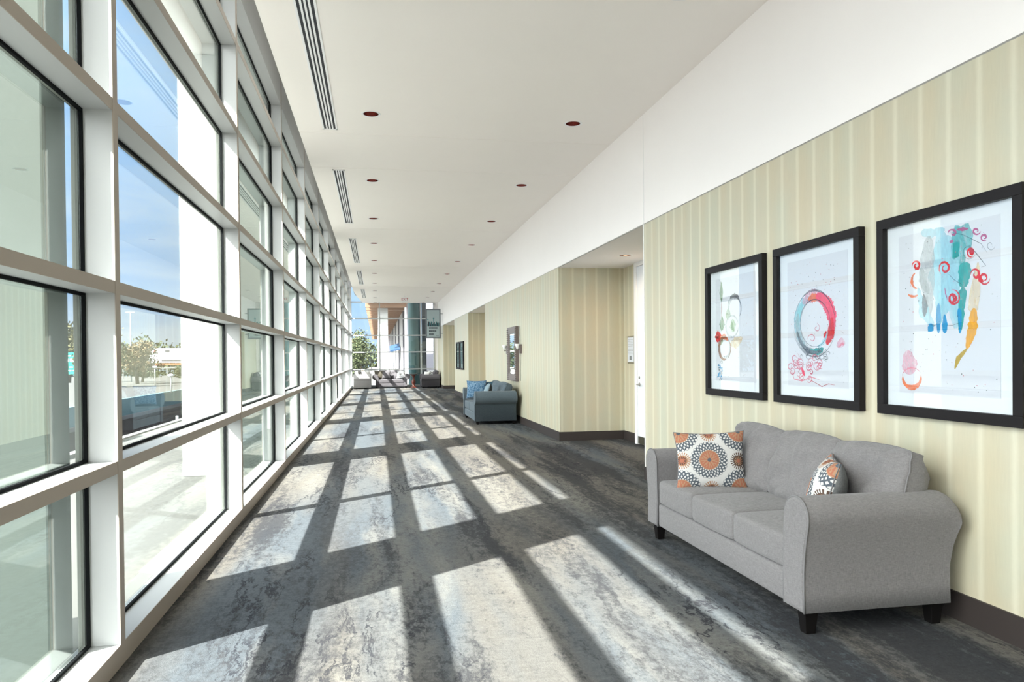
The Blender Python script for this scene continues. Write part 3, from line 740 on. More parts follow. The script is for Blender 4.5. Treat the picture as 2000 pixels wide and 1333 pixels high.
# ------------------------------------------------------------------ framed paintings
ART = {
'1': [
('green',0.0126,0.0714,0.0168,[(0.268,0.999),(0.266,0.905),(0.271,0.825)]),
('green',0.016,0.0998,0.0279,[(0.278,0.698),(0.276,0.623),(0.267,0.567)]),
('ink',0.0021,0.0063,0.0021,[(0.226,1.022),(0.267,0.98),(0.263,0.699),(0.312,0.528)]),
('wash_green',0.021,0.105,0.042,[(0.376,0.748),(0.395,0.71),(0.355,0.675)]),
('inkred',0.0042,0.0105,0.0042,[(0.271,0.82),(0.274,0.754),(0.263,0.689)]),
('ink',0.02,0.0479,0.02,[(0.43,0.838),(0.438,0.844),(0.449,0.848),(0.462,0.851),(0.477,0.853),(0.494,0.854),(0.511,0.853),(0.528,0.851),(0.544,0.848),(0.559,0.843),(0.572,0.838),(0.582,0.832),(0.589,0.826)]),
('grey',0.0076,0.0189,0.0076,[(0.442,0.83),(0.466,0.841),(0.492,0.847),(0.52,0.847),(0.546,0.841),(0.571,0.829),(0.592,0.812),(0.608,0.792),(0.619,0.769),(0.623,0.745),(0.62,0.721),(0.611,0.699),(0.597,0.679)]),
('wash_grey',0.008,0.0399,0.008,[(0.445,0.69),(0.424,0.705),(0.409,0.723),(0.399,0.743),(0.396,0.765),(0.4,0.786),(0.41,0.805),(0.426,0.821),(0.447,0.833),(0.47,0.839),(0.495,0.84),(0.52,0.835),(0.543,0.825)]),
('wash_green',0.0399,0.1197,0.0399,[(0.47,0.66),(0.476,0.605),(0.491,0.55)]),
('green',0.012,0.0439,0.012,[(0.458,0.642),(0.465,0.596),(0.501,0.558)]),
('wash_grey',0.0113,0.0227,0.0113,[(0.574,0.596),(0.568,0.569),(0.553,0.545),(0.53,0.526),(0.5,0.514),(0.466,0.509),(0.432,0.513),(0.4,0.526),(0.374,0.545),(0.356,0.57),(0.348,0.598),(0.351,0.626),(0.364,0.651),(0.386,0.672),(0.416,0.686),(0.449,0.692),(0.484,0.689),(0.516,0.679),(0.543,0.661),(0.562,0.638),(0.572,0.612)]),
('red',0.042,0.1261,0.042,[(0.166,0.556),(0.2,0.522),(0.173,0.475)]),
('orange',0.0168,0.0504,0.0168,[(0.229,0.511),(0.312,0.518),(0.392,0.484)]),
('green',0.0126,0.0378,0.0126,[(0.26,0.511),(0.28,0.482),(0.238,0.445)]),
('brown',0.016,0.0439,0.016,[(0.354,0.323),(0.32,0.317),(0.287,0.322),(0.257,0.338),(0.233,0.362),(0.22,0.393),(0.217,0.426),(0.227,0.457),(0.247,0.485),(0.274,0.504),(0.307,0.513),(0.341,0.511),(0.372,0.499)]),
('wash_grey',0.012,0.0279,0.012,[(0.378,0.496),(0.396,0.483),(0.41,0.467),(0.419,0.448),(0.423,0.428),(0.421,0.408),(0.414,0.388),(0.402,0.371),(0.385,0.357),(0.365,0.347),(0.343,0.342),(0.32,0.341),(0.297,0.346)]),
('brown',0.006,0.014,0.006,[(0.407,0.479),(0.417,0.467),(0.425,0.454),(0.431,0.44),(0.434,0.426),(0.434,0.411),(0.432,0.396),(0.428,0.382),(0.421,0.369),(0.412,0.356),(0.4,0.345),(0.387,0.335),(0.372,0.327)]),
('wash_yellow',0.0399,0.0998,0.0319,[(0.431,0.451),(0.528,0.458),(0.641,0.495)]),
('grey',0.0021,0.0084,0.0021,[(0.265,0.292),(0.27,0.292),(0.274,0.291),(0.277,0.288),(0.277,0.286),(0.275,0.284),(0.273,0.282),(0.269,0.282),(0.266,0.282),(0.263,0.283),(0.262,0.285),(0.262,0.286),(0.264,0.287),(0.265,0.288),(0.267,0.288)]),
('blue',0.0021,0.0084,0.0021,[(0.261,0.229),(0.269,0.23),(0.276,0.228),(0.281,0.225),(0.283,0.222),(0.281,0.218),(0.278,0.216),(0.273,0.214),(0.268,0.214),(0.264,0.215),(0.261,0.217),(0.261,0.219),(0.262,0.221),(0.264,0.222),(0.267,0.222)]),
('blue',0.0021,0.0084,0.0021,[(0.184,0.267),(0.188,0.269),(0.193,0.271),(0.199,0.271),(0.204,0.269),(0.206,0.267),(0.207,0.265),(0.205,0.263),(0.203,0.261),(0.199,0.26),(0.196,0.261),(0.194,0.262),(0.193,0.263),(0.193,0.264),(0.194,0.265)]),
('grey',0.0021,0.0084,0.0021,[(0.23,0.278),(0.232,0.272),(0.23,0.267),(0.224,0.263),(0.216,0.261),(0.208,0.261),(0.201,0.263),(0.197,0.266),(0.197,0.27),(0.198,0.273),(0.202,0.275),(0.207,0.276),(0.211,0.275),(0.214,0.274),(0.215,0.272)]),
('blue',0.0021,0.0084,0.0021,[(0.214,0.194),(0.22,0.192),(0.223,0.188),(0.222,0.184),(0.218,0.181),(0.213,0.179),(0.207,0.178),(0.202,0.179),(0.199,0.181),(0.198,0.184),(0.198,0.186),(0.201,0.188),(0.204,0.188),(0.207,0.188),(0.209,0.188)]),
('blue',0.0021,0.0084,0.0021,[(0.251,0.264),(0.248,0.261),(0.243,0.259),(0.237,0.258),(0.232,0.259),(0.229,0.261),(0.227,0.263),(0.228,0.265),(0.23,0.267),(0.233,0.268),(0.236,0.268),(0.239,0.268),(0.24,0.267),(0.241,0.265),(0.24,0.264)]),
('grey',0.0021,0.0084,0.0021,[(0.218,0.237),(0.215,0.24),(0.214,0.243),(0.215,0.246),(0.219,0.248),(0.223,0.249),(0.227,0.249),(0.231,0.248),(0.233,0.246),(0.233,0.244),(0.232,0.243),(0.23,0.242),(0.227,0.241),(0.225,0.241),(0.224,0.242)]),
('blue',0.0021,0.0084,0.0021,[(0.222,0.175),(0.222,0.172),(0.219,0.17),(0.215,0.168),(0.21,0.167),(0.206,0.168),(0.203,0.169),(0.201,0.171),(0.202,0.173),(0.203,0.175),(0.206,0.176),(0.209,0.176),(0.211,0.175),(0.212,0.174),(0.212,0.173)]),
('blue',0.0021,0.0084,0.0021,[(0.231,0.215),(0.238,0.212),(0.241,0.208),(0.241,0.204),(0.238,0.201),(0.233,0.199),(0.227,0.198),(0.222,0.198),(0.218,0.2),(0.216,0.203),(0.216,0.205),(0.218,0.207),(0.221,0.208),(0.224,0.208),(0.227,0.207)]),
('grey',0.0021,0.0084,0.0021,[(0.252,0.223),(0.26,0.223),(0.267,0.221),(0.272,0.218),(0.274,0.214),(0.272,0.211),(0.269,0.208),(0.263,0.207),(0.258,0.207),(0.254,0.208),(0.252,0.21),(0.251,0.212),(0.252,0.214),(0.255,0.215),(0.257,0.215)]),
('blue',0.002,0.008,0.002,[(0.284,0.248),(0.285,0.242),(0.283,0.237),(0.276,0.233),(0.268,0.231),(0.26,0.231),(0.253,0.234),(0.25,0.237),(0.249,0.24),(0.251,0.243),(0.255,0.245),(0.26,0.246),(0.264,0.246),(0.267,0.244),(0.268,0.243)]),
('blue',0.0021,0.0084,0.0021,[(0.219,0.279),(0.226,0.279),(0.231,0.278),(0.235,0.275),(0.237,0.272),(0.236,0.27),(0.233,0.268),(0.229,0.267),(0.225,0.267),(0.221,0.268),(0.219,0.269),(0.219,0.271),(0.22,0.272),(0.222,0.273),(0.224,0.273)]),
('grey',0.0021,0.0084,0.0021,[(0.246,0.126),(0.235,0.127),(0.227,0.131),(0.222,0.136),(0.223,0.141),(0.227,0.146),(0.234,0.148),(0.242,0.149),(0.249,0.148),(0.253,0.146),(0.255,0.143),(0.254,0.14),(0.251,0.138),(0.248,0.137),(0.244,0.137)]),
('blue',0.0021,0.0084,0.0021,[(0.191,0.272),(0.197,0.273),(0.203,0.272),(0.207,0.27),(0.208,0.267),(0.208,0.265),(0.205,0.263),(0.202,0.262),(0.198,0.261),(0.194,0.262),(0.192,0.263),(0.192,0.265),(0.193,0.266),(0.194,0.267),(0.196,0.267)]),
('blue',0.002,0.008,0.002,[(0.269,0.159),(0.273,0.157),(0.275,0.153),(0.274,0.15),(0.271,0.148),(0.266,0.146),(0.261,0.146),(0.257,0.147),(0.255,0.149),(0.254,0.15),(0.255,0.152),(0.257,0.154),(0.259,0.154),(0.262,0.154),(0.263,0.153)]),
('grey',0.0021,0.0084,0.0021,[(0.23,0.23),(0.222,0.226),(0.213,0.225),(0.203,0.225),(0.196,0.228),(0.193,0.232),(0.193,0.237),(0.196,0.24),(0.201,0.242),(0.207,0.243),(0.213,0.242),(0.216,0.24),(0.217,0.238),(0.217,0.236),(0.215,0.235)]),
('blue',0.0021,0.0084,0.0021,[(0.177,0.154),(0.173,0.157),(0.172,0.16),(0.173,0.164),(0.177,0.166),(0.182,0.167),(0.188,0.167),(0.192,0.166),(0.194,0.164),(0.195,0.162),(0.193,0.16),(0.191,0.159),(0.188,0.159),(0.186,0.159),(0.184,0.16)]),
('blue',0.0021,0.0084,0.0021,[(0.23,0.186),(0.227,0.188),(0.226,0.19),(0.226,0.192),(0.228,0.194),(0.232,0.195),(0.235,0.195),(0.238,0.194),(0.24,0.193),(0.24,0.192),(0.24,0.191),(0.238,0.19),(0.237,0.189),(0.235,0.189),(0.234,0.19)]),
('grey',0.0021,0.0084,0.0021,[(0.208,0.228),(0.212,0.23),(0.218,0.232),(0.223,0.232),(0.228,0.23),(0.23,0.228),(0.231,0.226),(0.23,0.223),(0.227,0.222),(0.223,0.221),(0.22,0.221),(0.218,0.222),(0.217,0.224),(0.217,0.225),(0.218,0.226)]),
('blue',0.002,0.008,0.002,[(0.288,0.236),(0.28,0.233),(0.271,0.233),(0.264,0.234),(0.259,0.237),(0.258,0.241),(0.259,0.245),(0.263,0.247),(0.268,0.249),(0.273,0.249),(0.277,0.247),(0.279,0.246),(0.28,0.244),(0.278,0.242),(0.276,0.241)]),
('blue',0.0021,0.0084,0.0021,[(0.212,0.198),(0.215,0.196),(0.216,0.193),(0.215,0.19),(0.211,0.189),(0.207,0.188),(0.203,0.188),(0.2,0.189),(0.198,0.19),(0.198,0.192),(0.199,0.193),(0.201,0.194),(0.204,0.195),(0.205,0.194),(0.207,0.194)]),
('grey',0.0021,0.0084,0.0021,[(0.251,0.283),(0.245,0.289),(0.244,0.295),(0.248,0.301),(0.255,0.305),(0.264,0.306),(0.273,0.305),(0.28,0.303),(0.283,0.299),(0.283,0.295),(0.28,0.292),(0.276,0.29),(0.271,0.29),(0.267,0.291),(0.264,0.292)]),
('blue',0.0021,0.0084,0.0021,[(0.244,0.184),(0.251,0.185),(0.257,0.184),(0.262,0.183),(0.265,0.18),(0.265,0.177),(0.263,0.174),(0.26,0.173),(0.255,0.172),(0.252,0.172),(0.249,0.174),(0.248,0.175),(0.248,0.177),(0.249,0.178),(0.251,0.179)]),
('blue',0.0021,0.0084,0.0021,[(0.239,0.176),(0.246,0.176),(0.251,0.174),(0.254,0.171),(0.254,0.168),(0.252,0.165),(0.248,0.163),(0.244,0.163),(0.239,0.163),(0.237,0.164),(0.235,0.166),(0.235,0.168),(0.237,0.169),(0.239,0.17),(0.241,0.17)]),
('grey',0.0021,0.0084,0.0021,[(0.288,0.186),(0.28,0.183),(0.272,0.182),(0.265,0.184),(0.26,0.187),(0.258,0.19),(0.259,0.194),(0.262,0.197),(0.267,0.198),(0.272,0.198),(0.276,0.197),(0.279,0.195),(0.279,0.193),(0.278,0.192),(0.276,0.191)]),
('blue',0.0021,0.0084,0.0021,[(0.213,0.26),(0.223,0.261),(0.233,0.261),(0.241,0.258),(0.245,0.254),(0.245,0.249),(0.242,0.245),(0.236,0.243),(0.23,0.242),(0.224,0.243),(0.22,0.245),(0.218,0.247),(0.219,0.249),(0.221,0.251),(0.224,0.252)]),
],
'2': [
('wash_blue',0.0341,0.0853,0.0427,[(0.39,0.404),(0.364,0.42),(0.34,0.44),(0.32,0.462),(0.304,0.486),(0.291,0.512),(0.283,0.54),(0.279,0.568),(0.28,0.596),(0.285,0.624),(0.295,0.651),(0.309,0.675),(0.327,0.697),(0.349,0.717),(0.373,0.733),(0.4,0.746),(0.428,0.755)]),
('cyan',0.021,0.0525,0.0263,[(0.288,0.544),(0.286,0.558),(0.285,0.572),(0.285,0.586),(0.287,0.6),(0.289,0.614),(0.292,0.628),(0.297,0.641),(0.303,0.654),(0.309,0.666),(0.317,0.678),(0.326,0.69),(0.335,0.7),(0.345,0.71),(0.356,0.719),(0.368,0.727),(0.38,0.735)]),
('wash_pink',0.039,0.0975,0.0488,[(0.351,0.715),(0.364,0.725),(0.378,0.734),(0.393,0.741),(0.409,0.748),(0.425,0.753),(0.441,0.757),(0.458,0.76),(0.475,0.761),(0.491,0.761),(0.508,0.76),(0.525,0.757),(0.541,0.753),(0.557,0.748),(0.573,0.742),(0.588,0.735),(0.602,0.727)]),
('orange',0.0244,0.061,0.0305,[(0.415,0.737),(0.424,0.74),(0.432,0.742),(0.44,0.744),(0.449,0.745),(0.458,0.746),(0.466,0.747),(0.475,0.748),(0.484,0.748),(0.493,0.748),(0.501,0.747),(0.51,0.746),(0.519,0.745),(0.527,0.743),(0.536,0.742),(0.544,0.739),(0.553,0.737)]),
('pinkred',0.0473,0.1182,0.0591,[(0.509,0.756),(0.532,0.752),(0.554,0.746),(0.575,0.738),(0.595,0.728),(0.614,0.716),(0.632,0.702),(0.648,0.687),(0.661,0.67),(0.673,0.652),(0.683,0.633),(0.69,0.614),(0.695,0.593),(0.698,0.573),(0.698,0.553),(0.696,0.533),(0.691,0.513)]),
('red',0.0315,0.0788,0.0394,[(0.689,0.598),(0.691,0.586),(0.692,0.574),(0.693,0.562),(0.692,0.55),(0.691,0.538),(0.689,0.526),(0.687,0.515),(0.683,0.503),(0.679,0.492),(0.674,0.481),(0.668,0.47),(0.662,0.46),(0.654,0.45),(0.647,0.441),(0.638,0.432),(0.629,0.424)]),
('wash_grey',0.027,0.0675,0.0338,[(0.602,0.396),(0.574,0.383),(0.543,0.375),(0.511,0.371),(0.479,0.371),(0.447,0.377),(0.415,0.386),(0.386,0.401),(0.358,0.419),(0.334,0.442),(0.313,0.467),(0.297,0.495),(0.286,0.525),(0.28,0.557),(0.279,0.588),(0.284,0.619),(0.293,0.649)]),
('teal',0.0225,0.0563,0.0281,[(0.596,0.396),(0.587,0.391),(0.577,0.386),(0.568,0.382),(0.557,0.379),(0.547,0.376),(0.537,0.374),(0.526,0.372),(0.515,0.371),(0.504,0.37),(0.493,0.37),(0.482,0.371),(0.471,0.372),(0.46,0.374),(0.45,0.377),(0.439,0.38),(0.428,0.383)]),
('grey',0.0153,0.0383,0.0191,[(0.571,0.378),(0.55,0.373),(0.528,0.369),(0.506,0.367),(0.483,0.368),(0.461,0.37),(0.438,0.375),(0.416,0.382),(0.395,0.391),(0.375,0.402),(0.356,0.415),(0.339,0.43),(0.323,0.447),(0.309,0.464),(0.297,0.484),(0.287,0.504),(0.28,0.525)]),
('red',0.0124,0.031,0.0155,[(0.63,0.512),(0.629,0.509),(0.628,0.505),(0.627,0.502),(0.625,0.499),(0.624,0.496),(0.622,0.493),(0.621,0.49),(0.619,0.487),(0.617,0.484),(0.615,0.481),(0.613,0.478),(0.611,0.475),(0.609,0.472),(0.607,0.47),(0.605,0.467),(0.603,0.464)]),
('wash_blue',0.0124,0.031,0.0155,[(0.646,0.507),(0.642,0.497),(0.637,0.488),(0.632,0.479),(0.627,0.47),(0.621,0.462),(0.614,0.454),(0.607,0.447),(0.6,0.44),(0.592,0.434),(0.583,0.428),(0.574,0.422),(0.565,0.418),(0.556,0.414),(0.546,0.41),(0.536,0.408),(0.526,0.406)]),
('ink',0.0021,0.0052,0.0021,[(0.735,0.558),(0.733,0.529),(0.727,0.502),(0.717,0.475),(0.704,0.45),(0.687,0.426),(0.667,0.405),(0.644,0.386),(0.618,0.37),(0.59,0.357),(0.56,0.348),(0.529,0.342),(0.497,0.341),(0.465,0.343),(0.433,0.349),(0.401,0.359),(0.371,0.372),(0.343,0.39),(0.318,0.41),(0.295,0.434),(0.276,0.46),(0.261,0.489),(0.25,0.519),(0.243,0.55),(0.241,0.581)]),
('ink',0.0026,0.0066,0.0026,[(0.251,0.539),(0.247,0.574),(0.25,0.608),(0.257,0.641),(0.27,0.672),(0.288,0.701),(0.31,0.727),(0.336,0.749),(0.366,0.768),(0.398,0.781),(0.432,0.79),(0.467,0.794),(0.502,0.793),(0.536,0.788),(0.57,0.778),(0.601,0.764),(0.63,0.746),(0.656,0.724),(0.679,0.7),(0.698,0.673),(0.712,0.644),(0.723,0.614),(0.728,0.583),(0.729,0.552),(0.726,0.521)]),
('ink',0.0021,0.0052,0.0021,[(0.656,0.508),(0.639,0.477),(0.616,0.45),(0.586,0.429),(0.552,0.414),(0.514,0.407),(0.475,0.409),(0.437,0.418),(0.402,0.435),(0.371,0.46),(0.347,0.49),(0.33,0.525),(0.323,0.562),(0.324,0.6),(0.335,0.636),(0.354,0.668),(0.38,0.695),(0.413,0.715),(0.449,0.727),(0.487,0.731),(0.526,0.727),(0.563,0.715),(0.596,0.696),(0.624,0.671),(0.645,0.641)]),
('ink',0.0023,0.0056,0.0023,[(0.406,0.427),(0.375,0.448),(0.349,0.474),(0.33,0.505),(0.317,0.538),(0.312,0.573),(0.315,0.607),(0.327,0.64),(0.345,0.669),(0.37,0.695),(0.4,0.714),(0.434,0.727),(0.47,0.734),(0.507,0.733),(0.543,0.726),(0.576,0.713),(0.607,0.694),(0.632,0.67),(0.653,0.642),(0.666,0.611),(0.674,0.579),(0.674,0.547),(0.667,0.515),(0.654,0.485),(0.634,0.459)]),
('ink',0.0021,0.0052,0.0021,[(0.624,0.366),(0.606,0.358),(0.588,0.351),(0.569,0.345),(0.549,0.341),(0.529,0.338),(0.509,0.336),(0.488,0.336),(0.467,0.338),(0.447,0.341),(0.426,0.345),(0.406,0.351),(0.386,0.358),(0.367,0.367),(0.349,0.378),(0.331,0.389),(0.315,0.402),(0.299,0.416),(0.285,0.431),(0.272,0.447),(0.261,0.464),(0.251,0.482),(0.243,0.501),(0.237,0.519),(0.232,0.539)]),
('ink',0.0023,0.0056,0.0023,[(0.536,0.361),(0.522,0.36),(0.507,0.359),(0.493,0.359),(0.478,0.359),(0.463,0.361),(0.448,0.364),(0.434,0.367),(0.42,0.372),(0.406,0.377),(0.392,0.383),(0.379,0.39),(0.366,0.398),(0.353,0.407),(0.342,0.416),(0.331,0.427),(0.32,0.437),(0.311,0.449),(0.302,0.461),(0.294,0.473),(0.287,0.486),(0.281,0.5),(0.276,0.513),(0.271,0.527),(0.268,0.541)]),
('ink',0.0024,0.0061,0.0024,[(0.346,0.759),(0.36,0.769),(0.375,0.777),(0.391,0.784),(0.407,0.79),(0.424,0.795),(0.44,0.799),(0.457,0.801),(0.475,0.802),(0.492,0.802),(0.509,0.8),(0.526,0.798),(0.542,0.794),(0.559,0.789),(0.575,0.783),(0.59,0.776),(0.605,0.768),(0.619,0.758),(0.633,0.748),(0.646,0.737),(0.657,0.725),(0.669,0.713),(0.679,0.7),(0.688,0.686),(0.696,0.672)]),
('ink',0.0011,0.0045,0.0011,[(0.371,0.364),(0.379,0.369),(0.389,0.371),(0.399,0.369),(0.407,0.366),(0.411,0.36),(0.411,0.355),(0.408,0.35),(0.402,0.347),(0.396,0.347),(0.39,0.348),(0.387,0.35),(0.385,0.353),(0.386,0.356),(0.388,0.357)]),
('ink',0.0011,0.0045,0.0011,[(0.543,0.39),(0.548,0.387),(0.551,0.383),(0.551,0.379),(0.549,0.375),(0.544,0.373),(0.539,0.372),(0.535,0.373),(0.531,0.375),(0.53,0.378),(0.53,0.38),(0.532,0.382),(0.535,0.383),(0.537,0.383),(0.539,0.382)]),
('ink',0.0012,0.0049,0.0012,[(0.363,0.364),(0.364,0.376),(0.372,0.386),(0.385,0.392),(0.399,0.394),(0.412,0.391),(0.422,0.385),(0.426,0.377),(0.425,0.37),(0.419,0.364),(0.411,0.361),(0.403,0.361),(0.397,0.363),(0.393,0.366),(0.392,0.37)]),
('ink',0.001,0.0041,0.001,[(0.631,0.341),(0.619,0.338),(0.607,0.34),(0.597,0.344),(0.592,0.351),(0.591,0.358),(0.595,0.364),(0.601,0.368),(0.609,0.369),(0.616,0.368),(0.621,0.365),(0.624,0.361),(0.623,0.358),(0.621,0.355),(0.617,0.354)]),
('ink',0.0011,0.0045,0.0011,[(0.534,0.356),(0.546,0.355),(0.555,0.351),(0.561,0.345),(0.562,0.338),(0.559,0.332),(0.553,0.328),(0.545,0.326),(0.538,0.327),(0.532,0.33),(0.529,0.333),(0.529,0.337),(0.532,0.34),(0.535,0.342),(0.539,0.342)]),
('ink',0.0011,0.0045,0.0011,[(0.524,0.389),(0.534,0.396),(0.547,0.399),(0.559,0.398),(0.57,0.394),(0.575,0.387),(0.576,0.38),(0.573,0.374),(0.566,0.37),(0.559,0.368),(0.551,0.369),(0.546,0.372),(0.544,0.376),(0.544,0.379),(0.547,0.382)]),
('ink',0.0012,0.0049,0.0012,[(0.382,0.376),(0.383,0.387),(0.39,0.396),(0.402,0.401),(0.416,0.403),(0.428,0.4),(0.436,0.394),(0.44,0.387),(0.439,0.381),(0.434,0.375),(0.426,0.373),(0.419,0.372),(0.413,0.374),(0.41,0.378),(0.409,0.381)]),
('ink',0.0011,0.0045,0.0011,[(0.594,0.352),(0.599,0.343),(0.599,0.334),(0.593,0.327),(0.583,0.322),(0.573,0.321),(0.563,0.323),(0.556,0.327),(0.554,0.333),(0.555,0.339),(0.559,0.343),(0.564,0.345),(0.57,0.345),(0.574,0.343),(0.577,0.341)]),
('ink',0.0012,0.0049,0.0012,[(0.474,0.353),(0.477,0.345),(0.476,0.338),(0.47,0.332),(0.462,0.328),(0.452,0.328),(0.445,0.33),(0.44,0.334),(0.438,0.339),(0.439,0.344),(0.443,0.347),(0.448,0.348),(0.453,0.348),(0.456,0.346),(0.458,0.344)]),
('ink',0.001,0.0041,0.001,[(0.632,0.365),(0.625,0.365),(0.618,0.368),(0.614,0.372),(0.613,0.377),(0.615,0.381),(0.62,0.384),(0.625,0.385),(0.63,0.384),(0.633,0.382),(0.635,0.38),(0.635,0.377),(0.634,0.375),(0.631,0.374),(0.629,0.374)]),
('ink',0.001,0.0041,0.001,[(0.651,0.34),(0.64,0.345),(0.634,0.352),(0.633,0.36),(0.637,0.367),(0.645,0.371),(0.654,0.373),(0.662,0.372),(0.668,0.368),(0.671,0.364),(0.671,0.359),(0.668,0.356),(0.664,0.354),(0.659,0.353),(0.656,0.354)]),
('ink',0.0011,0.0045,0.0011,[(0.472,0.369),(0.479,0.375),(0.488,0.377),(0.498,0.377),(0.505,0.374),(0.51,0.369),(0.511,0.364),(0.508,0.359),(0.504,0.356),(0.498,0.355),(0.493,0.356),(0.489,0.358),(0.487,0.36),(0.487,0.363),(0.489,0.365)]),
('ink',0.0011,0.0045,0.0011,[(0.546,0.35),(0.551,0.341),(0.55,0.332),(0.543,0.325),(0.534,0.321),(0.523,0.32),(0.514,0.322),(0.507,0.327),(0.505,0.332),(0.506,0.338),(0.511,0.342),(0.516,0.344),(0.522,0.343),(0.526,0.342),(0.528,0.339)]),
('ink',0.0011,0.0045,0.0011,[(0.636,0.313),(0.623,0.311),(0.611,0.313),(0.602,0.318),(0.597,0.325),(0.597,0.332),(0.602,0.338),(0.609,0.342),(0.617,0.343),(0.624,0.341),(0.629,0.338),(0.631,0.334),(0.63,0.33),(0.627,0.328),(0.624,0.327)]),
('ink',0.0011,0.0045,0.0011,[(0.587,0.339),(0.596,0.348),(0.609,0.353),(0.623,0.353),(0.634,0.349),(0.642,0.343),(0.644,0.335),(0.642,0.328),(0.636,0.323),(0.628,0.32),(0.62,0.321),(0.614,0.323),(0.611,0.327),(0.61,0.331),(0.612,0.334)]),
('ink',0.0011,0.0045,0.0011,[(0.537,0.379),(0.546,0.388),(0.558,0.392),(0.572,0.392),(0.583,0.388),(0.59,0.381),(0.592,0.374),(0.59,0.367),(0.584,0.362),(0.576,0.36),(0.568,0.361),(0.562,0.363),(0.559,0.367),(0.559,0.371),(0.561,0.374)]),
('ink',0.0011,0.0045,0.0011,[(0.446,0.389),(0.446,0.378),(0.439,0.369),(0.428,0.363),(0.415,0.362),(0.403,0.364),(0.394,0.369),(0.39,0.376),(0.391,0.383),(0.396,0.388),(0.403,0.391),(0.41,0.391),(0.416,0.39),(0.42,0.386),(0.42,0.383)]),
('ink',0.0012,0.0049,0.0012,[(0.352,0.327),(0.341,0.325),(0.33,0.326),(0.321,0.33),(0.316,0.336),(0.316,0.342),(0.319,0.347),(0.325,0.351),(0.333,0.352),(0.339,0.351),(0.344,0.348),(0.346,0.345),(0.345,0.342),(0.343,0.339),(0.34,0.338)]),
('ink',0.0012,0.0049,0.0012,[(0.45,0.336),(0.441,0.327),(0.428,0.322),(0.413,0.322),(0.401,0.326),(0.393,0.332),(0.39,0.34),(0.392,0.347),(0.399,0.353),(0.407,0.355),(0.416,0.355),(0.422,0.352),(0.425,0.348),(0.426,0.345),(0.424,0.341)]),
('ink',0.0011,0.0045,0.0011,[(0.521,0.36),(0.51,0.367),(0.506,0.376),(0.507,0.385),(0.514,0.392),(0.523,0.395),(0.533,0.396),(0.542,0.394),(0.548,0.389),(0.55,0.384),(0.548,0.379),(0.544,0.375),(0.539,0.374),(0.534,0.374),(0.531,0.376)]),
('ink',0.0011,0.0045,0.0011,[(0.653,0.337),(0.652,0.329),(0.647,0.322),(0.639,0.318),(0.629,0.317),(0.621,0.319),(0.615,0.323),(0.612,0.328),(0.613,0.333),(0.617,0.337),(0.622,0.339),(0.627,0.339),(0.632,0.338),(0.634,0.335),(0.634,0.333)]),
('ink',0.0011,0.0045,0.0011,[(0.451,0.376),(0.444,0.368),(0.434,0.364),(0.422,0.363),(0.411,0.365),(0.404,0.37),(0.401,0.377),(0.402,0.383),(0.407,0.388),(0.414,0.39),(0.421,0.39),(0.426,0.388),(0.429,0.385),(0.43,0.382),(0.429,0.379)]),
('pink',0.0037,0.0098,0.0024,[(0.294,0.24),(0.307,0.254),(0.308,0.271),(0.297,0.284),(0.28,0.291),(0.261,0.29),(0.246,0.283),(0.239,0.272),(0.241,0.261),(0.249,0.254),(0.261,0.251),(0.272,0.253),(0.279,0.258),(0.28,0.264),(0.278,0.269)]),
('pink',0.0031,0.0083,0.0021,[(0.586,0.261),(0.569,0.256),(0.553,0.258),(0.541,0.265),(0.537,0.276),(0.54,0.286),(0.549,0.293),(0.561,0.295),(0.571,0.293),(0.577,0.287),(0.579,0.28),(0.575,0.275),(0.569,0.272),(0.563,0.272),(0.559,0.274)]),
('pink',0.0037,0.0098,0.0024,[(0.355,0.219),(0.335,0.22),(0.318,0.214),(0.308,0.203),(0.307,0.191),(0.315,0.182),(0.327,0.177),(0.34,0.177),(0.35,0.182),(0.355,0.19),(0.354,0.197),(0.349,0.202),(0.341,0.204),(0.334,0.202),(0.33,0.199)]),
('pink',0.0037,0.0098,0.0024,[(0.395,0.169),(0.412,0.16),(0.432,0.159),(0.449,0.166),(0.459,0.177),(0.459,0.189),(0.452,0.198),(0.44,0.203),(0.427,0.202),(0.417,0.197),(0.412,0.19),(0.414,0.183),(0.419,0.178),(0.426,0.177),(0.432,0.178)]),
('pink',0.0034,0.009,0.0023,[(0.54,0.242),(0.527,0.249),(0.521,0.259),(0.523,0.27),(0.531,0.278),(0.543,0.281),(0.554,0.28),(0.562,0.274),(0.565,0.267),(0.562,0.26),(0.556,0.256),(0.549,0.255),(0.543,0.257),(0.54,0.261),(0.54,0.264)]),
('pink',0.0039,0.0105,0.0026,[(0.237,0.261),(0.231,0.277),(0.215,0.288),(0.195,0.292),(0.175,0.287),(0.163,0.277),(0.16,0.264),(0.166,0.254),(0.178,0.248),(0.191,0.247),(0.203,0.251),(0.208,0.258),(0.208,0.265),(0.203,0.27),(0.196,0.272)]),
('pink',0.0039,0.0105,0.0026,[(0.186,0.254),(0.207,0.258),(0.227,0.255),(0.24,0.245),(0.244,0.232),(0.238,0.22),(0.226,0.213),(0.211,0.211),(0.199,0.215),(0.192,0.222),(0.191,0.23),(0.196,0.237),(0.204,0.24),(0.212,0.239),(0.217,0.236)]),
('pink',0.0034,0.009,0.0023,[(0.39,0.299),(0.389,0.283),(0.399,0.271),(0.415,0.264),(0.432,0.265),(0.446,0.272),(0.452,0.282),(0.451,0.292),(0.443,0.299),(0.432,0.302),(0.422,0.301),(0.415,0.296),(0.413,0.29),(0.415,0.285),(0.42,0.282)]),
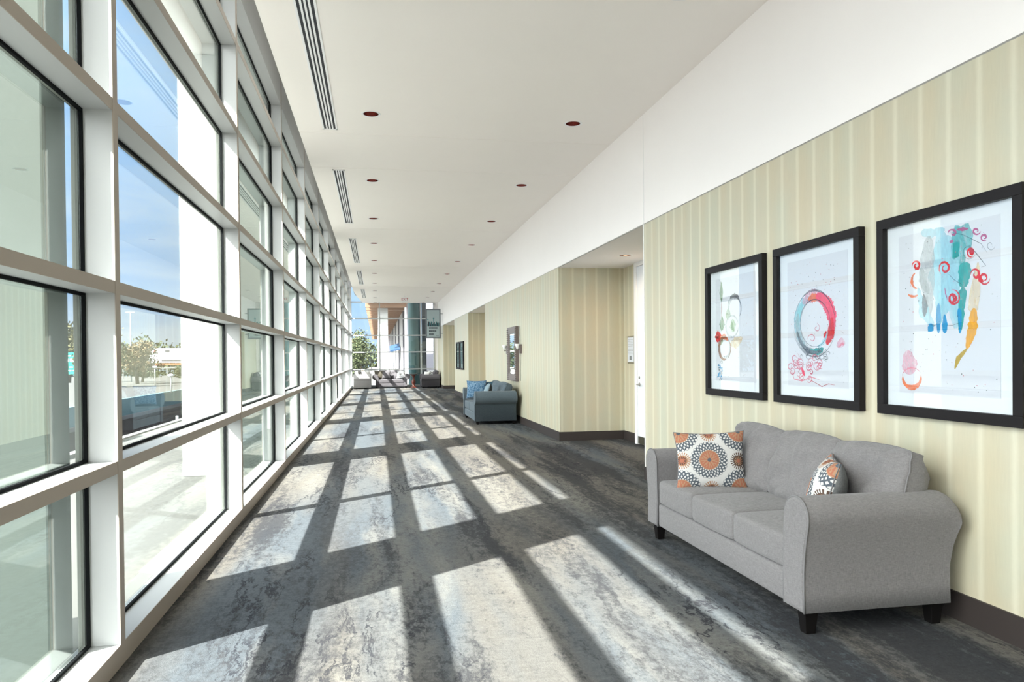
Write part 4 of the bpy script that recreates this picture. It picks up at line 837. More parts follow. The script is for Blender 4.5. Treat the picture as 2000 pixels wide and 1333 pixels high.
('pink',0.0037,0.0098,0.0024,[(0.524,0.304),(0.537,0.314),(0.555,0.318),(0.571,0.314),(0.582,0.305),(0.584,0.294),(0.579,0.284),(0.569,0.278),(0.557,0.277),(0.547,0.28),(0.542,0.287),(0.542,0.293),(0.546,0.298),(0.553,0.3),(0.558,0.3)]),
('pink',0.0037,0.0098,0.0024,[(0.277,0.336),(0.297,0.324),(0.305,0.306),(0.299,0.29),(0.283,0.278),(0.263,0.274),(0.244,0.278),(0.232,0.288),(0.23,0.3),(0.235,0.31),(0.247,0.316),(0.259,0.317),(0.269,0.313),(0.273,0.307),(0.272,0.301)]),
('pink',0.0037,0.0098,0.0024,[(0.358,0.266),(0.353,0.285),(0.336,0.298),(0.313,0.302),(0.292,0.298),(0.277,0.287),(0.273,0.273),(0.279,0.261),(0.292,0.253),(0.307,0.252),(0.319,0.256),(0.326,0.264),(0.326,0.272),(0.321,0.277),(0.314,0.28)]),
('pink',0.0037,0.0098,0.0024,[(0.319,0.258),(0.342,0.268),(0.355,0.284),(0.355,0.302),(0.343,0.315),(0.324,0.322),(0.304,0.321),(0.289,0.313),(0.283,0.301),(0.286,0.29),(0.295,0.283),(0.307,0.281),(0.318,0.283),(0.324,0.288),(0.325,0.294)]),
('pink',0.0037,0.0098,0.0024,[(0.429,0.239),(0.439,0.246),(0.452,0.249),(0.463,0.246),(0.47,0.239),(0.472,0.231),(0.467,0.224),(0.46,0.22),(0.451,0.22),(0.444,0.222),(0.441,0.227),(0.441,0.232),(0.445,0.235),(0.449,0.236),(0.453,0.236)]),
('pink',0.0034,0.009,0.0023,[(0.495,0.315),(0.475,0.327),(0.451,0.329),(0.43,0.322),(0.417,0.309),(0.415,0.294),(0.424,0.282),(0.439,0.275),(0.455,0.275),(0.467,0.281),(0.473,0.29),(0.472,0.299),(0.465,0.305),(0.457,0.307),(0.449,0.305)]),
('pink',0.0037,0.0098,0.0024,[(0.271,0.211),(0.292,0.197),(0.318,0.193),(0.342,0.199),(0.358,0.213),(0.361,0.229),(0.354,0.243),(0.338,0.25),(0.321,0.251),(0.306,0.246),(0.299,0.236),(0.299,0.227),(0.305,0.22),(0.315,0.217),(0.323,0.219)]),
('pink',0.0034,0.009,0.0023,[(0.476,0.287),(0.504,0.288),(0.526,0.299),(0.537,0.316),(0.534,0.334),(0.521,0.347),(0.502,0.352),(0.484,0.35),(0.471,0.341),(0.466,0.329),(0.47,0.319),(0.48,0.313),(0.491,0.311),(0.5,0.314),(0.504,0.32)]),
('pink',0.0034,0.009,0.0023,[(0.563,0.261),(0.544,0.249),(0.52,0.246),(0.499,0.252),(0.486,0.265),(0.485,0.281),(0.494,0.293),(0.509,0.3),(0.524,0.3),(0.537,0.294),(0.542,0.286),(0.541,0.277),(0.535,0.271),(0.526,0.269),(0.519,0.27)]),
('pink',0.0034,0.009,0.0023,[(0.435,0.294),(0.45,0.283),(0.455,0.269),(0.45,0.255),(0.437,0.246),(0.421,0.244),(0.406,0.247),(0.397,0.255),(0.396,0.265),(0.401,0.273),(0.41,0.278),(0.42,0.278),(0.427,0.275),(0.43,0.27),(0.429,0.265)]),
('pink',0.0037,0.0098,0.0024,[(0.295,0.247),(0.289,0.261),(0.294,0.275),(0.306,0.284),(0.323,0.287),(0.338,0.284),(0.348,0.276),(0.35,0.267),(0.345,0.258),(0.336,0.253),(0.326,0.252),(0.318,0.255),(0.314,0.26),(0.314,0.265),(0.318,0.269)]),
('pink',0.0037,0.0098,0.0024,[(0.282,0.365),(0.3,0.348),(0.302,0.327),(0.29,0.31),(0.269,0.3),(0.245,0.3),(0.226,0.308),(0.217,0.321),(0.218,0.334),(0.228,0.344),(0.242,0.349),(0.256,0.347),(0.265,0.341),(0.268,0.334),(0.265,0.328)]),
('pink',0.0039,0.0092,0.0026,[(0.212,0.233),(0.237,0.178),(0.336,0.167),(0.455,0.197),(0.558,0.18)]),
('inkred',0.0023,0.0056,0.0023,[(0.42,0.183),(0.501,0.159),(0.58,0.135),(0.657,0.157),(0.726,0.15)]),
('pink',0.0037,0.0085,0.0024,[(0.412,0.46),(0.416,0.476),(0.43,0.487),(0.449,0.493),(0.468,0.492),(0.484,0.486),(0.493,0.477),(0.496,0.466),(0.492,0.457),(0.483,0.451),(0.472,0.448),(0.462,0.449),(0.454,0.453),(0.451,0.458),(0.451,0.463)]),
('pink',0.0034,0.0068,0.0023,[(0.534,0.562),(0.548,0.554),(0.556,0.543),(0.556,0.532),(0.55,0.523),(0.539,0.517),(0.526,0.516),(0.515,0.518),(0.506,0.523),(0.502,0.53),(0.503,0.536),(0.507,0.541),(0.514,0.543),(0.52,0.543),(0.525,0.541)]),
('pinkred',0.0146,0.0317,0.0122,[(0.331,0.263),(0.355,0.229),(0.373,0.202)]),
('wash_pink',0.0206,0.0722,0.0206,[(0.744,0.406),(0.796,0.43),(0.836,0.423)]),
('pink',0.0041,0.0165,0.0041,[(0.765,0.399),(0.806,0.424),(0.828,0.414)]),
('pink',0.0011,0.0081,0.0011,[(0.682,0.839),(0.686,0.837),(0.689,0.838)]),
('wash_grey',0.0012,0.0096,0.0012,[(0.342,0.857),(0.347,0.855),(0.35,0.856)]),
('ink',0.0013,0.0099,0.0013,[(0.26,0.781),(0.265,0.779),(0.269,0.78)]),
('wash_grey',0.001,0.0033,0.001,[(0.793,0.455),(0.797,0.453),(0.8,0.454)]),
('wash_grey',0.0011,0.0051,0.0011,[(0.523,0.815),(0.528,0.813),(0.531,0.814)]),
('ink',0.001,0.0056,0.001,[(0.809,0.495),(0.813,0.493),(0.816,0.494)]),
('wash_grey',0.001,0.0058,0.001,[(0.707,0.742),(0.711,0.74),(0.714,0.741)]),
('ink',0.001,0.0071,0.001,[(0.72,0.849),(0.725,0.846),(0.728,0.847)]),
('pink',0.0013,0.0103,0.0013,[(0.204,0.88),(0.209,0.877),(0.213,0.878)]),
('wash_grey',0.001,0.0056,0.001,[(0.769,0.807),(0.774,0.805),(0.777,0.806)]),
('pink',0.0013,0.0082,0.0013,[(0.289,0.861),(0.294,0.858),(0.298,0.859)]),
('pink',0.0012,0.0065,0.0012,[(0.229,0.815),(0.235,0.813),(0.238,0.814)]),
('pink',0.0011,0.0037,0.0011,[(0.629,0.84),(0.633,0.837),(0.637,0.838)]),
('ink',0.0011,0.0064,0.0011,[(0.48,0.867),(0.484,0.864),(0.488,0.865)]),
('pink',0.001,0.0043,0.001,[(0.667,0.824),(0.672,0.821),(0.675,0.822)]),
('pink',0.0013,0.0064,0.0013,[(0.269,0.884),(0.274,0.881),(0.278,0.882)]),
('pink',0.001,0.0037,0.001,[(0.794,0.502),(0.798,0.5),(0.801,0.501)]),
('wash_grey',0.0013,0.0046,0.0013,[(0.251,0.747),(0.256,0.744),(0.26,0.745)]),
('ink',0.001,0.0043,0.001,[(0.596,0.86),(0.601,0.858),(0.604,0.859)]),
('pink',0.0012,0.0088,0.0012,[(0.187,0.85),(0.193,0.847),(0.196,0.848)]),
('ink',0.001,0.0033,0.001,[(0.828,0.591),(0.832,0.589),(0.835,0.59)]),
('wash_grey',0.001,0.0036,0.001,[(0.68,0.807),(0.685,0.804),(0.688,0.805)]),
('ink',0.001,0.0043,0.001,[(0.778,0.766),(0.783,0.763),(0.786,0.764)]),
('wash_grey',0.0012,0.0079,0.0012,[(0.305,0.775),(0.31,0.772),(0.314,0.774)]),
('wash_grey',0.001,0.0051,0.001,[(0.824,0.731),(0.828,0.728),(0.831,0.729)]),
('pink',0.0012,0.0088,0.0012,[(0.23,0.661),(0.235,0.659),(0.239,0.66)]),
('wash_grey',0.0009,0.0064,0.0009,[(0.838,0.66),(0.842,0.658),(0.845,0.659)]),
],
'3': [
('wash_blue',0.1476,0.246,0.0984,[(0.509,0.978),(0.519,0.768),(0.507,0.569)]),
('wash_teal',0.0646,0.0646,0.0431,[(0.586,1.018),(0.617,0.903),(0.627,0.805)]),
('wash_teal',0.0538,0.0753,0.0323,[(0.634,1.014),(0.659,0.953),(0.669,0.872)]),
('wash_blue',0.0369,0.0492,0.0369,[(0.335,1.032),(0.418,1.005),(0.509,1.011)]),
('cyan',0.0246,0.0492,0.0246,[(0.485,0.705),(0.473,0.588),(0.467,0.504)]),
('cyan',0.0215,0.0431,0.0215,[(0.579,0.663),(0.584,0.564),(0.599,0.498)]),
('wash_blue',0.0646,0.1614,0.0646,[(0.475,1.017),(0.508,0.794),(0.484,0.537)]),
('wash_blue',0.0323,0.0969,0.0646,[(0.586,1.022),(0.563,0.829),(0.583,0.482)]),
('wash_grey',0.0646,0.1184,0.0323,[(0.394,0.996),(0.375,0.81),(0.398,0.558)]),
('wash_blue',0.0246,0.0738,0.0246,[(0.308,0.721),(0.356,0.578),(0.427,0.497)]),
('wash_teal',0.0431,0.0646,0.0323,[(0.591,1.013),(0.585,0.924),(0.569,0.845)]),
('teal',0.0431,0.0431,0.0495,[(0.588,0.932),(0.585,0.883),(0.585,0.851)]),
('teal',0.083,0.0784,0.0507,[(0.643,0.819),(0.643,0.754),(0.627,0.691)]),
('teal',0.0554,0.0507,0.0185,[(0.632,0.691),(0.621,0.578),(0.61,0.457)]),
('blue',0.0172,0.0418,0.0246,[(0.462,0.622),(0.461,0.538),(0.461,0.462)]),
('blue',0.0215,0.0474,0.0323,[(0.403,0.519),(0.403,0.494),(0.405,0.472)]),
('blue',0.0129,0.0409,0.0237,[(0.505,0.561),(0.506,0.502),(0.506,0.46)]),
('blue',0.0277,0.0221,0.0092,[(0.605,0.587),(0.611,0.514),(0.611,0.455)]),
('grey',0.0172,0.0443,0.0172,[(0.351,0.682),(0.362,0.612),(0.356,0.556)]),
('wash_grey',0.0215,0.0646,0.0215,[(0.333,0.832),(0.345,0.752),(0.393,0.679)]),
('wash_yellow',0.0215,0.0646,0.0646,[(0.73,0.808),(0.714,0.683),(0.693,0.558)]),
('amber',0.0387,0.071,0.0172,[(0.704,0.581),(0.693,0.478),(0.654,0.371)]),
('ochre',0.0129,0.0323,0.0108,[(0.656,0.375),(0.598,0.326),(0.574,0.27)]),
('red',0.0049,0.0185,0.0049,[(0.263,0.845),(0.268,0.861),(0.281,0.869),(0.298,0.869),(0.312,0.862),(0.32,0.85),(0.319,0.838),(0.311,0.83),(0.3,0.829),(0.29,0.832),(0.284,0.839),(0.283,0.847),(0.287,0.852),(0.293,0.854),(0.298,0.852)]),
('red',0.0043,0.0161,0.0043,[(0.481,0.777),(0.467,0.8),(0.47,0.823),(0.486,0.837),(0.508,0.838),(0.527,0.828),(0.537,0.812),(0.534,0.796),(0.523,0.787),(0.508,0.786),(0.496,0.793),(0.491,0.804),(0.493,0.813),(0.5,0.818),(0.508,0.817)]),
('red',0.0043,0.0161,0.0043,[(0.558,0.688),(0.586,0.68),(0.605,0.66),(0.608,0.636),(0.596,0.618),(0.575,0.611),(0.554,0.617),(0.541,0.631),(0.54,0.648),(0.549,0.66),(0.563,0.664),(0.576,0.659),(0.583,0.65),(0.582,0.641),(0.577,0.635)]),
('red',0.0043,0.0161,0.0043,[(0.682,0.75),(0.686,0.765),(0.697,0.775),(0.712,0.776),(0.725,0.771),(0.734,0.761),(0.736,0.749),(0.732,0.739),(0.724,0.734),(0.714,0.734),(0.707,0.739),(0.703,0.746),(0.703,0.752),(0.706,0.756),(0.711,0.758)]),
('red',0.0037,0.0138,0.0037,[(0.805,0.721),(0.797,0.704),(0.781,0.695),(0.763,0.696),(0.749,0.707),(0.742,0.722),(0.745,0.736),(0.755,0.744),(0.768,0.745),(0.778,0.739),(0.784,0.73),(0.784,0.721),(0.779,0.716),(0.772,0.714),(0.766,0.717)]),
('red',0.0043,0.0161,0.0043,[(0.7,0.841),(0.684,0.841),(0.67,0.848),(0.663,0.86),(0.663,0.872),(0.67,0.881),(0.681,0.883),(0.691,0.88),(0.698,0.872),(0.699,0.864),(0.696,0.857),(0.689,0.855),(0.683,0.856),(0.679,0.86),(0.678,0.865)]),
('red',0.0108,0.0258,0.0108,[(0.554,0.665),(0.584,0.638),(0.557,0.619)]),
('red',0.0108,0.0237,0.0086,[(0.729,0.745),(0.744,0.72),(0.764,0.708)]),
('red',0.0151,0.0301,0.0108,[(0.674,0.871),(0.695,0.864),(0.705,0.874)]),
('orange',0.0074,0.0197,0.0074,[(0.288,0.804),(0.28,0.8),(0.272,0.795),(0.266,0.787),(0.262,0.778),(0.26,0.768),(0.261,0.758),(0.263,0.748),(0.268,0.738),(0.275,0.73),(0.283,0.724),(0.292,0.719),(0.302,0.717)]),
('orange',0.0074,0.0148,0.0062,[(0.233,0.693),(0.234,0.689),(0.237,0.686),(0.242,0.683),(0.248,0.68),(0.256,0.678),(0.264,0.676),(0.273,0.675),(0.282,0.675),(0.29,0.675),(0.296,0.677),(0.302,0.679),(0.306,0.681)]),
('magenta',0.0046,0.012,0.0037,[(0.748,0.962),(0.743,0.954),(0.732,0.949),(0.719,0.95),(0.708,0.956),(0.702,0.964),(0.701,0.971),(0.706,0.977),(0.714,0.979),(0.722,0.977),(0.728,0.973),(0.731,0.968),(0.73,0.964),(0.727,0.962),(0.722,0.962)]),
('magenta',0.0046,0.012,0.0037,[(0.783,0.91),(0.77,0.91),(0.759,0.915),(0.751,0.923),(0.75,0.931),(0.754,0.937),(0.762,0.94),(0.771,0.939),(0.778,0.935),(0.781,0.93),(0.781,0.925),(0.778,0.922),(0.773,0.921),(0.768,0.922),(0.766,0.925)]),
('magenta',0.0054,0.014,0.0043,[(0.532,0.986),(0.535,0.995),(0.543,1.001),(0.554,1.002),(0.566,1),(0.576,0.995),(0.582,0.989),(0.584,0.982),(0.582,0.977),(0.576,0.974),(0.569,0.973),(0.563,0.975),(0.558,0.978),(0.556,0.981),(0.556,0.984)]),
('magenta',0.0054,0.0215,0.0054,[(0.591,0.997),(0.628,0.992),(0.67,0.988)]),
('magenta',0.0074,0.0197,0.0074,[(0.542,0.941),(0.555,0.94),(0.568,0.942)]),
('magenta',0.0032,0.0065,0.0032,[(0.508,0.702),(0.513,0.669),(0.529,0.634)]),
('ink',0.0011,0.0032,0.0011,[(0.531,0.995),(0.638,0.961),(0.75,0.899),(0.789,0.847)]),
('ink',0.0011,0.0032,0.0011,[(0.53,0.775),(0.574,0.737),(0.627,0.707)]),
('ink',0.0011,0.0032,0.0011,[(0.669,0.904),(0.71,0.866),(0.779,0.786),(0.749,0.782)]),
('ink',0.0009,0.0028,0.0009,[(0.718,0.865),(0.709,0.844),(0.69,0.833),(0.667,0.833),(0.648,0.844),(0.636,0.861),(0.636,0.879),(0.644,0.892),(0.658,0.897),(0.673,0.895),(0.683,0.886),(0.688,0.875),(0.686,0.866),(0.68,0.861),(0.673,0.86)]),
('ink',0.0011,0.0032,0.0011,[(0.397,0.511),(0.438,0.505),(0.473,0.529)]),
('ink',0.0011,0.0027,0.0011,[(0.518,0.502),(0.562,0.5),(0.605,0.51)]),
('ink',0.0011,0.0027,0.0011,[(0.836,0.879),(0.832,0.868),(0.824,0.861),(0.813,0.859),(0.803,0.862),(0.795,0.869),(0.79,0.877),(0.79,0.885),(0.793,0.892),(0.799,0.895),(0.805,0.896),(0.811,0.893),(0.814,0.89),(0.816,0.885),(0.815,0.882)]),
('orange',0.0098,0.032,0.0098,[(0.329,0.232),(0.329,0.215),(0.324,0.199),(0.313,0.184),(0.297,0.172),(0.278,0.164),(0.258,0.161),(0.236,0.163),(0.217,0.169),(0.201,0.18),(0.19,0.194),(0.184,0.211),(0.185,0.228)]),
('wash_pink',0.0492,0.123,0.0738,[(0.218,0.371),(0.237,0.3),(0.255,0.237)]),
('pink',0.0028,0.0055,0.0028,[(0.18,0.227),(0.184,0.238),(0.192,0.248),(0.202,0.257),(0.215,0.264),(0.229,0.269),(0.245,0.272),(0.261,0.273),(0.276,0.272),(0.291,0.269),(0.304,0.263),(0.316,0.256),(0.325,0.248)]),
],
}

INKS = ['ink_'+k for k in INK]
def ribbon(mb, mi, w0, w1, w2, P, x):
    n = len(P)
    if n < 2: return
    # resample finely so strokes have soft uneven edges
    Q = []
    for i in range(n-1):
        for k in range(6):
            t = k/6; Q.append((P[i][0]*(1-t)+P[i+1][0]*t, P[i][1]*(1-t)+P[i+1][1]*t))
    Q.append(P[-1]); N = len(Q); L = []; Rr = []
    for i, (a, b) in enumerate(Q):
        i0, i1 = max(0, i-2), min(N-1, i+2); dx, dy = Q[i1][0]-Q[i0][0], Q[i1][1]-Q[i0][1]; l = math.hypot(dx, dy) or 1
        nx, ny = -dy/l, dx/l; t = i/(N-1)
        w = (w0+(w1-w0)*t*2 if t < .5 else w1+(w2-w1)*(t*2-1))/2
        w *= 1+.30*noise.noise(Vector((a*60, b*60, mi)))+.25*noise.noise(Vector((a*170, b*170, mi)))
        end = min(1, 9.0*min(t, 1-t)+.35); w *= end
        L.append((x, -(a+nx*w), b+ny*w)); Rr.append((x, -(a-nx*w), b-ny*w))
    mb.add(L+Rr, [(i, i+1, N+i+1, N+i) for i in range(N-1)], mi)
def painting(label, y_left, key, x_print=-.0135):
    W_, H_ = 1.02, 1.145
    r = thing('framed_painting', label, 'painting', (XR, y_left, 1.045), 0, 'three framed watercolours over the near sofa')
    m_ = MB(); b_ = .056; dp = -.045
    m_.box(dp, -.001, -W_, 0, 0, b_).box(dp, -.001, -W_, 0, H_-b_, H_).box(dp, -.001, -b_, 0, b_, H_-b_).box(dp, -.001, -W_, -W_+b_, b_, H_-b_)
    m_.build('frame', 'black_frame', r, bevel=.002)
    box(-.012, -.003, -W_+b_, -b_, b_, H_-b_).build('mat_board', 'paper', r)
    p = MB(); p.box(-.0135, -.0121, -.865, -.155, .13, 1.026)
    x = -.0137
    for mname, a, b, c, P in ART[key]:
        ribbon(p, 1+INKS.index('ink_'+mname), a, b, c, [(max(.157, min(.862, u)), max(.132, min(1.024, v))) for u, v in P], x); x -= .00002
    rs = random.Random(int(key))
    for i in range(140):
        u, v = rs.uniform(.17, .85), rs.uniform(.15, 1.0); s = rs.uniform(.0008, .0026)
        p.box(x-.00002, x, -u-s, -u+s, v-s, v+s, 1+rs.choice([INKS.index('ink_wash_grey'), INKS.index('ink_ink'), INKS.index('ink_pink')]))
    p.build('print', ['print']+INKS, r, recalc=False)
    box(-.031, -.029, -W_+b_, -b_, b_, H_-b_).build('glass_pane', 'glass_pic', r)
painting('black framed watercolour with a red and brown ring on green, farthest of the three', 6.352, '1')
painting('black framed watercolour of a pink and teal circle, middle of the three', 5.175, '2')
painting('black framed watercolour with teal drips, yellow tail and red curls, nearest of the three', 3.990, '3')

# distant framed pictures
for i, (ya, lab) in enumerate(((26.72, 'dark framed picture farther down the corridor, right one of the distant pair'), (27.93, 'dark framed picture farther down the corridor, left one of the distant pair'))):
    r = thing('framed_picture', lab, 'picture', (XR, ya, .98), 0, 'pair of distant framed pictures')
    m_ = MB(); W_, H_, b_ = 1.08, 1.0, .06
    m_.box(-.05, -.001, -W_, 0, 0, b_).box(-.05, -.001, -W_, 0, H_-b_, H_).box(-.05, -.001, -b_, 0, b_, H_-b_).box(-.05, -.001, -W_, -W_+b_, b_, H_-b_)
    m_.build('frame', 'black_frame', r)
    m_ = box(-.012, -.003, -W_+b_, -b_, b_, H_-b_)
    m_.box(-.0135, -.012, -.85, -.55, .2, .8, 1).box(-.0135, -.012, -.42, -.22, .2, .8, 2)
    m_.build('print', ['lamp_grey', 'ink_dark', 'pillow_teal'], r)
    box(-.032, -.030, -W_+b_, -b_, b_, H_-b_).build('glass_pane', 'glass_pic', r)

# mirror with ribbed frame, two sconces, conduit
r = thing('wall_mirror', 'rectangular mirror in a ribbed silver-brown frame over the slate loveseat', 'mirror', (XR, 16.65, .885))
W_, H_, b_ = 1.05, 1.18, .15
m_ = MB(); m_.box(-.07, -.001, -W_, 0, 0, b_).box(-.07, -.001, -W_, 0, H_-b_, H_).box(-.07, -.001, -b_, 0, b_, H_-b_).box(-.07, -.001, -W_, -W_+b_, b_, H_-b_)
k = 0
z_ = .02
while z_ < H_-.02:
    for ya, yb in ((-b_+.01, .004), (-W_-.004, -W_+b_-.01)): m_.tube([(-.072, ya, z_), (-.072, yb, z_)], .011, 6)
    z_ += .046
m_.build('frame', 'mirror_frame', r)
MB().box(-.05, -.046, -W_+b_-.005, -b_+.005, b_-.005, H_-b_+.005).build('mirror_glass', 'mirror', r)
for ya, lab in ((15.30, 'white wedge wall sconce at the near side of the mirror'), (16.90, 'small wall sconce at the far side of the mirror')):
    r = thing('wall_sconce', lab, 'lamp', (XR, ya, 1.58), 0, 'sconces flanking the mirror')
    MB().box(-.045, -.001, -.05, .05, -.10, .09).build('back_plate', 'mirror_frame', r, bevel=.004)
    MB().tube([(-.04, 0, -.02), (-.09, 0, -.03), (-.10, 0, .0)], .010).build('bracket', 'steel', r)
    MB().lathe([(.02, 0), (.035, .05), (.055, .10), (.052, .10), (.032, .05), (.016, .006)], 20, c=(-.09, 0, -.0), cap=False).build('lamp_shade', 'white_trim', r)
struct('trim_5', MB().tube([(XR-.010, 15.42, .90), (XR-.010, 15.42, 2.05)], .009, 8), 'lamp_grey')

# hanging poster on brackets
r = thing('hanging_poster', 'grey framed poster with dark skyline hung from the right wall at the far end', 'poster', (2.56, 34.0, 0))
box(-.345, .335, -.03, .03, 2.30, 3.64).build('frame', 'poster_frame', r)
p = MB().box(-.285, .275, -.036, -.031, 2.37, 3.58)
def pb(x0, x1, z0, z1, mi): p.box(x0, x1, -.038, -.036, z0, z1, mi)
rs = random.Random(5)
for i in range(26):
    xx = -.27+i*.0205; hh = .05+.10*abs(math.sin(i*.55))+rs.uniform(0, .07)
    pb(xx, xx+.022, 2.84, 2.86+hh, 1 if i % 4 else 2)
pb(.0, .03, 3.0, 3.24, 2); pb(-.02, .05, 3.18, 3.23, 2); pb(-.27, -.22, 3.14, 3.17, 2)
for (a, b, z_) in ((-.20, .20, 2.745), (-.20, .13, 2.61), (-.20, .03, 2.46)):
    q = a
    while q < b: wd = rs.uniform(.02, .035); pb(q, min(b, q+wd), z_-.01, z_+.06, 1); q += wd+.008
pb(.12, .24, 2.40, 2.41, 1)
p.build('print', ['poster', 'ink_dark', 'teal_ink'], r)
for z_ in (3.42, 2.52): MB().tube([(.335, 0, z_), (.428, 0, z_)], .014, 8).build('bracket', 'poster_frame', r)

# ------------------------------------------------------------------ outside: terrace and columns
struct('terrace', box(-4.47, -1.39, Y0-4, 60, -.30, -.04), 'terrace')
struct('terrace_curb', box(-4.62, -4.47, Y0-4, 60, -.5, .02), 'curb')
struct('terrace_end', box(-1.42, 8, YE+.05, 130, -.30, -.03), 'terrace')
for i in range(0, 6):
    y = 3.50+2*PITCH*i
    lab = 'exterior column outside the glass wall, %s from the camera' % (ORD[i])
    r = thing('exterior_column', lab, 'column', (0, y, -.04), 0, 'columns along the glass wall')
    box(-1.90, -1.395, 0, .245, 0, 5.23).build('inner_pier', 'pier_green_grey', r, bevel=.01)
    box(-2.375, -1.905, .0, .54, 0, 5.23).build('outer_pier', 'pier_white', r, bevel=.01)
# continuing wing beyond the end glazing
r = thing('far_wing_canopy', 'tan slatted canopy of the building wing beyond the end glass', 'canopy', (0, 0, 0))
box(-.62, 1.85, 43, 120, 4.75, 5.05).build('roof', 'pier_white', r)
box(-.58, 1.85, 43.2, 120, 4.70, 4.748).build('soffit', 'soffit', r)
for i in range(30): box(-.60, 1.7, 43.6+i*2.5, 43.95+i*2.5, 4.36, 4.70).build('beam', 'beam_tan', r)
for i in range(7): tag(box(.10 if i == 0 else .14, .68 if i == 0 else .5, 44.2+i*11, 44.5+i*11, -.03, 4.355).build('white_column', 'pier_white', None), 'white outdoor column under the far canopy, %s from the end glass' % ORD[i], 'column', 'columns under the far canopy')
struct('far_wing_wall', MB().box(1.85, 2.1, 43, 120, -.03, 5.05), 'lilac_wall')
for i in range(16): tag(box(1.62, 1.74, 43.5+i*3.2, 43.72+i*3.2, -.03, 4.355).build('facade_post', 'slate_post' if i % 3 == 1 else 'pier_white', None), 'slim facade post along the far wing, %s from the end glass' % (ORD+['fourteenth', 'fifteenth', 'sixteenth'])[i], 'post', 'facade posts of the far wing')
r = tag(MB().lathe([(.30, 0), (.30, 5.24)], 40, cap=False).build('round_column', 'teal_column', None, (1.88, 37.75, -.04)), 'round teal column just outside the end glass', 'column')
tag(box(2.26, 2.47, 37.5, 37.8, -.04, 5.2).build('dark_pier', 'slate_post', None), 'dark narrow pier right of the round teal column', 'column')
struct('exterior_wall', box(2.55, 5.5, 39.5, 39.8, -.04, 5.2), 'lilac_wall')
tag(MB().add([(.93,52,1.95),(1.615,52,2.1),(1.615,54,2.5),(.93,54,2.3),(.93,52,1.85),(1.615,52,2.0),(1.615,54,2.4),(.93,54,2.2)],[(0,1,2,3),(4,7,6,5),(0,4,5,1),(2,6,7,3),(0,3,7,4),(1,5,6,2)]).build('awning', 'awning_blue', None), 'small blue awning under the far canopy', 'awning')

# ------------------------------------------------------------------ far landscape
struct('ground', MB().box(-160, -4.7, -60, 260, -5.4, -5.0).box(-160, 60, 130, 260, -5.4, -5.0), 'earth')
struct('embankment', box(-60, -19.8, 0, 160, -5.0, -3.25), 'earth')
struct('highway', box(-60, -20.2, 0, 165, -3.24, -1.70), 'road')
tag(box(-20.2, -19.9, 0, 160, -2.95, -1.62).build('barrier_wall', 'barrier', None), 'long teal highway barrier beyond the terrace', 'barrier')
tag(box(-20.05, -19.7, 0, 160, -3.24, -2.96).build('concrete_ledge', 'curb', None), 'pale concrete ledge below the teal highway barrier', 'ledge')
tag(box(-10.5, -9.0, 6, 30, -5.0, -4.6).build('lawn', 'grass', None), 'strip of grass below the terrace', 'grass')
def shrub(rs, mb, c, rx, ry, rz_, n, size):
    """leaf cards scattered through an ellipsoid crown"""
    for i in range(n):
        d = Vector((rs.gauss(0, 1), rs.gauss(0, 1), rs.gauss(0, 1))).normalized()*(rs.random()**.4)
        lump = 1+.28*noise.noise(d*2.3+Vector(c)*.3)
        p = Vector((c[0]+d.x*rx*lump, c[1]+d.y*ry*lump, c[2]+d.z*rz_*lump))
        a = Vector((rs.gauss(0, 1), rs.gauss(0, 1), rs.gauss(0, 1))).normalized(); b = a.orthogonal().normalized()
        s = size*rs.uniform(.6, 1.3)
        mb.add([p-a*s, p+b*s*.6, p+a*s, p-b*s*.6], [(0, 1, 2, 3)])
def tree(label, x, y, zb, h, rad, mat, seed, n=900, group='trees beyond the terrace'):
    rs = random.Random(seed)
    r = thing('tree', label, 'tree', (x, y, zb), 0, group)
    m_ = MB(); m_.tube([(0, 0, -.1), (rs.uniform(-.2, .2), 0, h*.35), (rs.uniform(-.4, .4), .2, h*.7)], [.05*rad+.08, .04*rad+.05, .03], 8)
    for k in range(4):
        a = k*1.6+rs.random(); m_.tube([(0, 0, h*.3), (math.cos(a)*rad*.5, math.sin(a)*rad*.5, h*.65)], [.05+.02*rad, .02], 6)
    m_.build('trunk', 'bark', r)
    f = MB()
    for k in range(5):
        a = k*1.3+rs.random()*2; q = rad*.45*rs.random()
        shrub(rs, f, (math.cos(a)*q, math.sin(a)*q, h*(.45+.10*k)), rad*(.85-.1*k), rad*(.85-.1*k), h*.22, n//3, .035*rad+.06)
    f.build('foliage', mat, r, recalc=False); return r
TR = [(-31.8, 95, 7.4, 4.2, 'leaf_olive', 'tall olive tree at the left edge of the second glass bay'),
      (-31.5, 107, 5.6, 3.6, 'leaf_autumn', 'yellowing tree right of the tall olive one beyond the highway'),
      (-44.0, 118, 8.4, 4.0, 'leaf_olive', 'olive tree glimpsed beside the first exterior column'),
      (-26.3, 112, 2.6, 2.6, 'leaf_green', 'low dark green tree below the billboard'),
      (-33.5, 116, 2.6, 2.6, 'leaf_green', 'low dark green tree left of the billboard post'),
      (-23.0, 118, 2.4, 3.0, 'leaf_green', 'dark green tree hidden partly behind the white column')]
for i, (x, y, h, rd, mt, lab) in enumerate(TR): tree(lab, x, y, -1.75, h, rd, mt, 20+i, 1500)
TE = [(-5.4, 86, 8.4, 2.4, 'leaf_autumn', 'russet tree at the left edge of the end glass'), (-2.5, 92, 9.4, 2.4, 'leaf_green', 'tall green tree in the middle of the left end pane'),
      (-3.1, 104, 9.6, 2.1, 'leaf_olive', 'olive tree beside the far white column'), (-3.4, 71, 5.4, 1.9, 'leaf_olive', 'low olive tree in front of the russet one'), (-1.6, 66, 5.2, 1.3, 'leaf_autumn', 'low yellow shrub tree beside the far white column')]
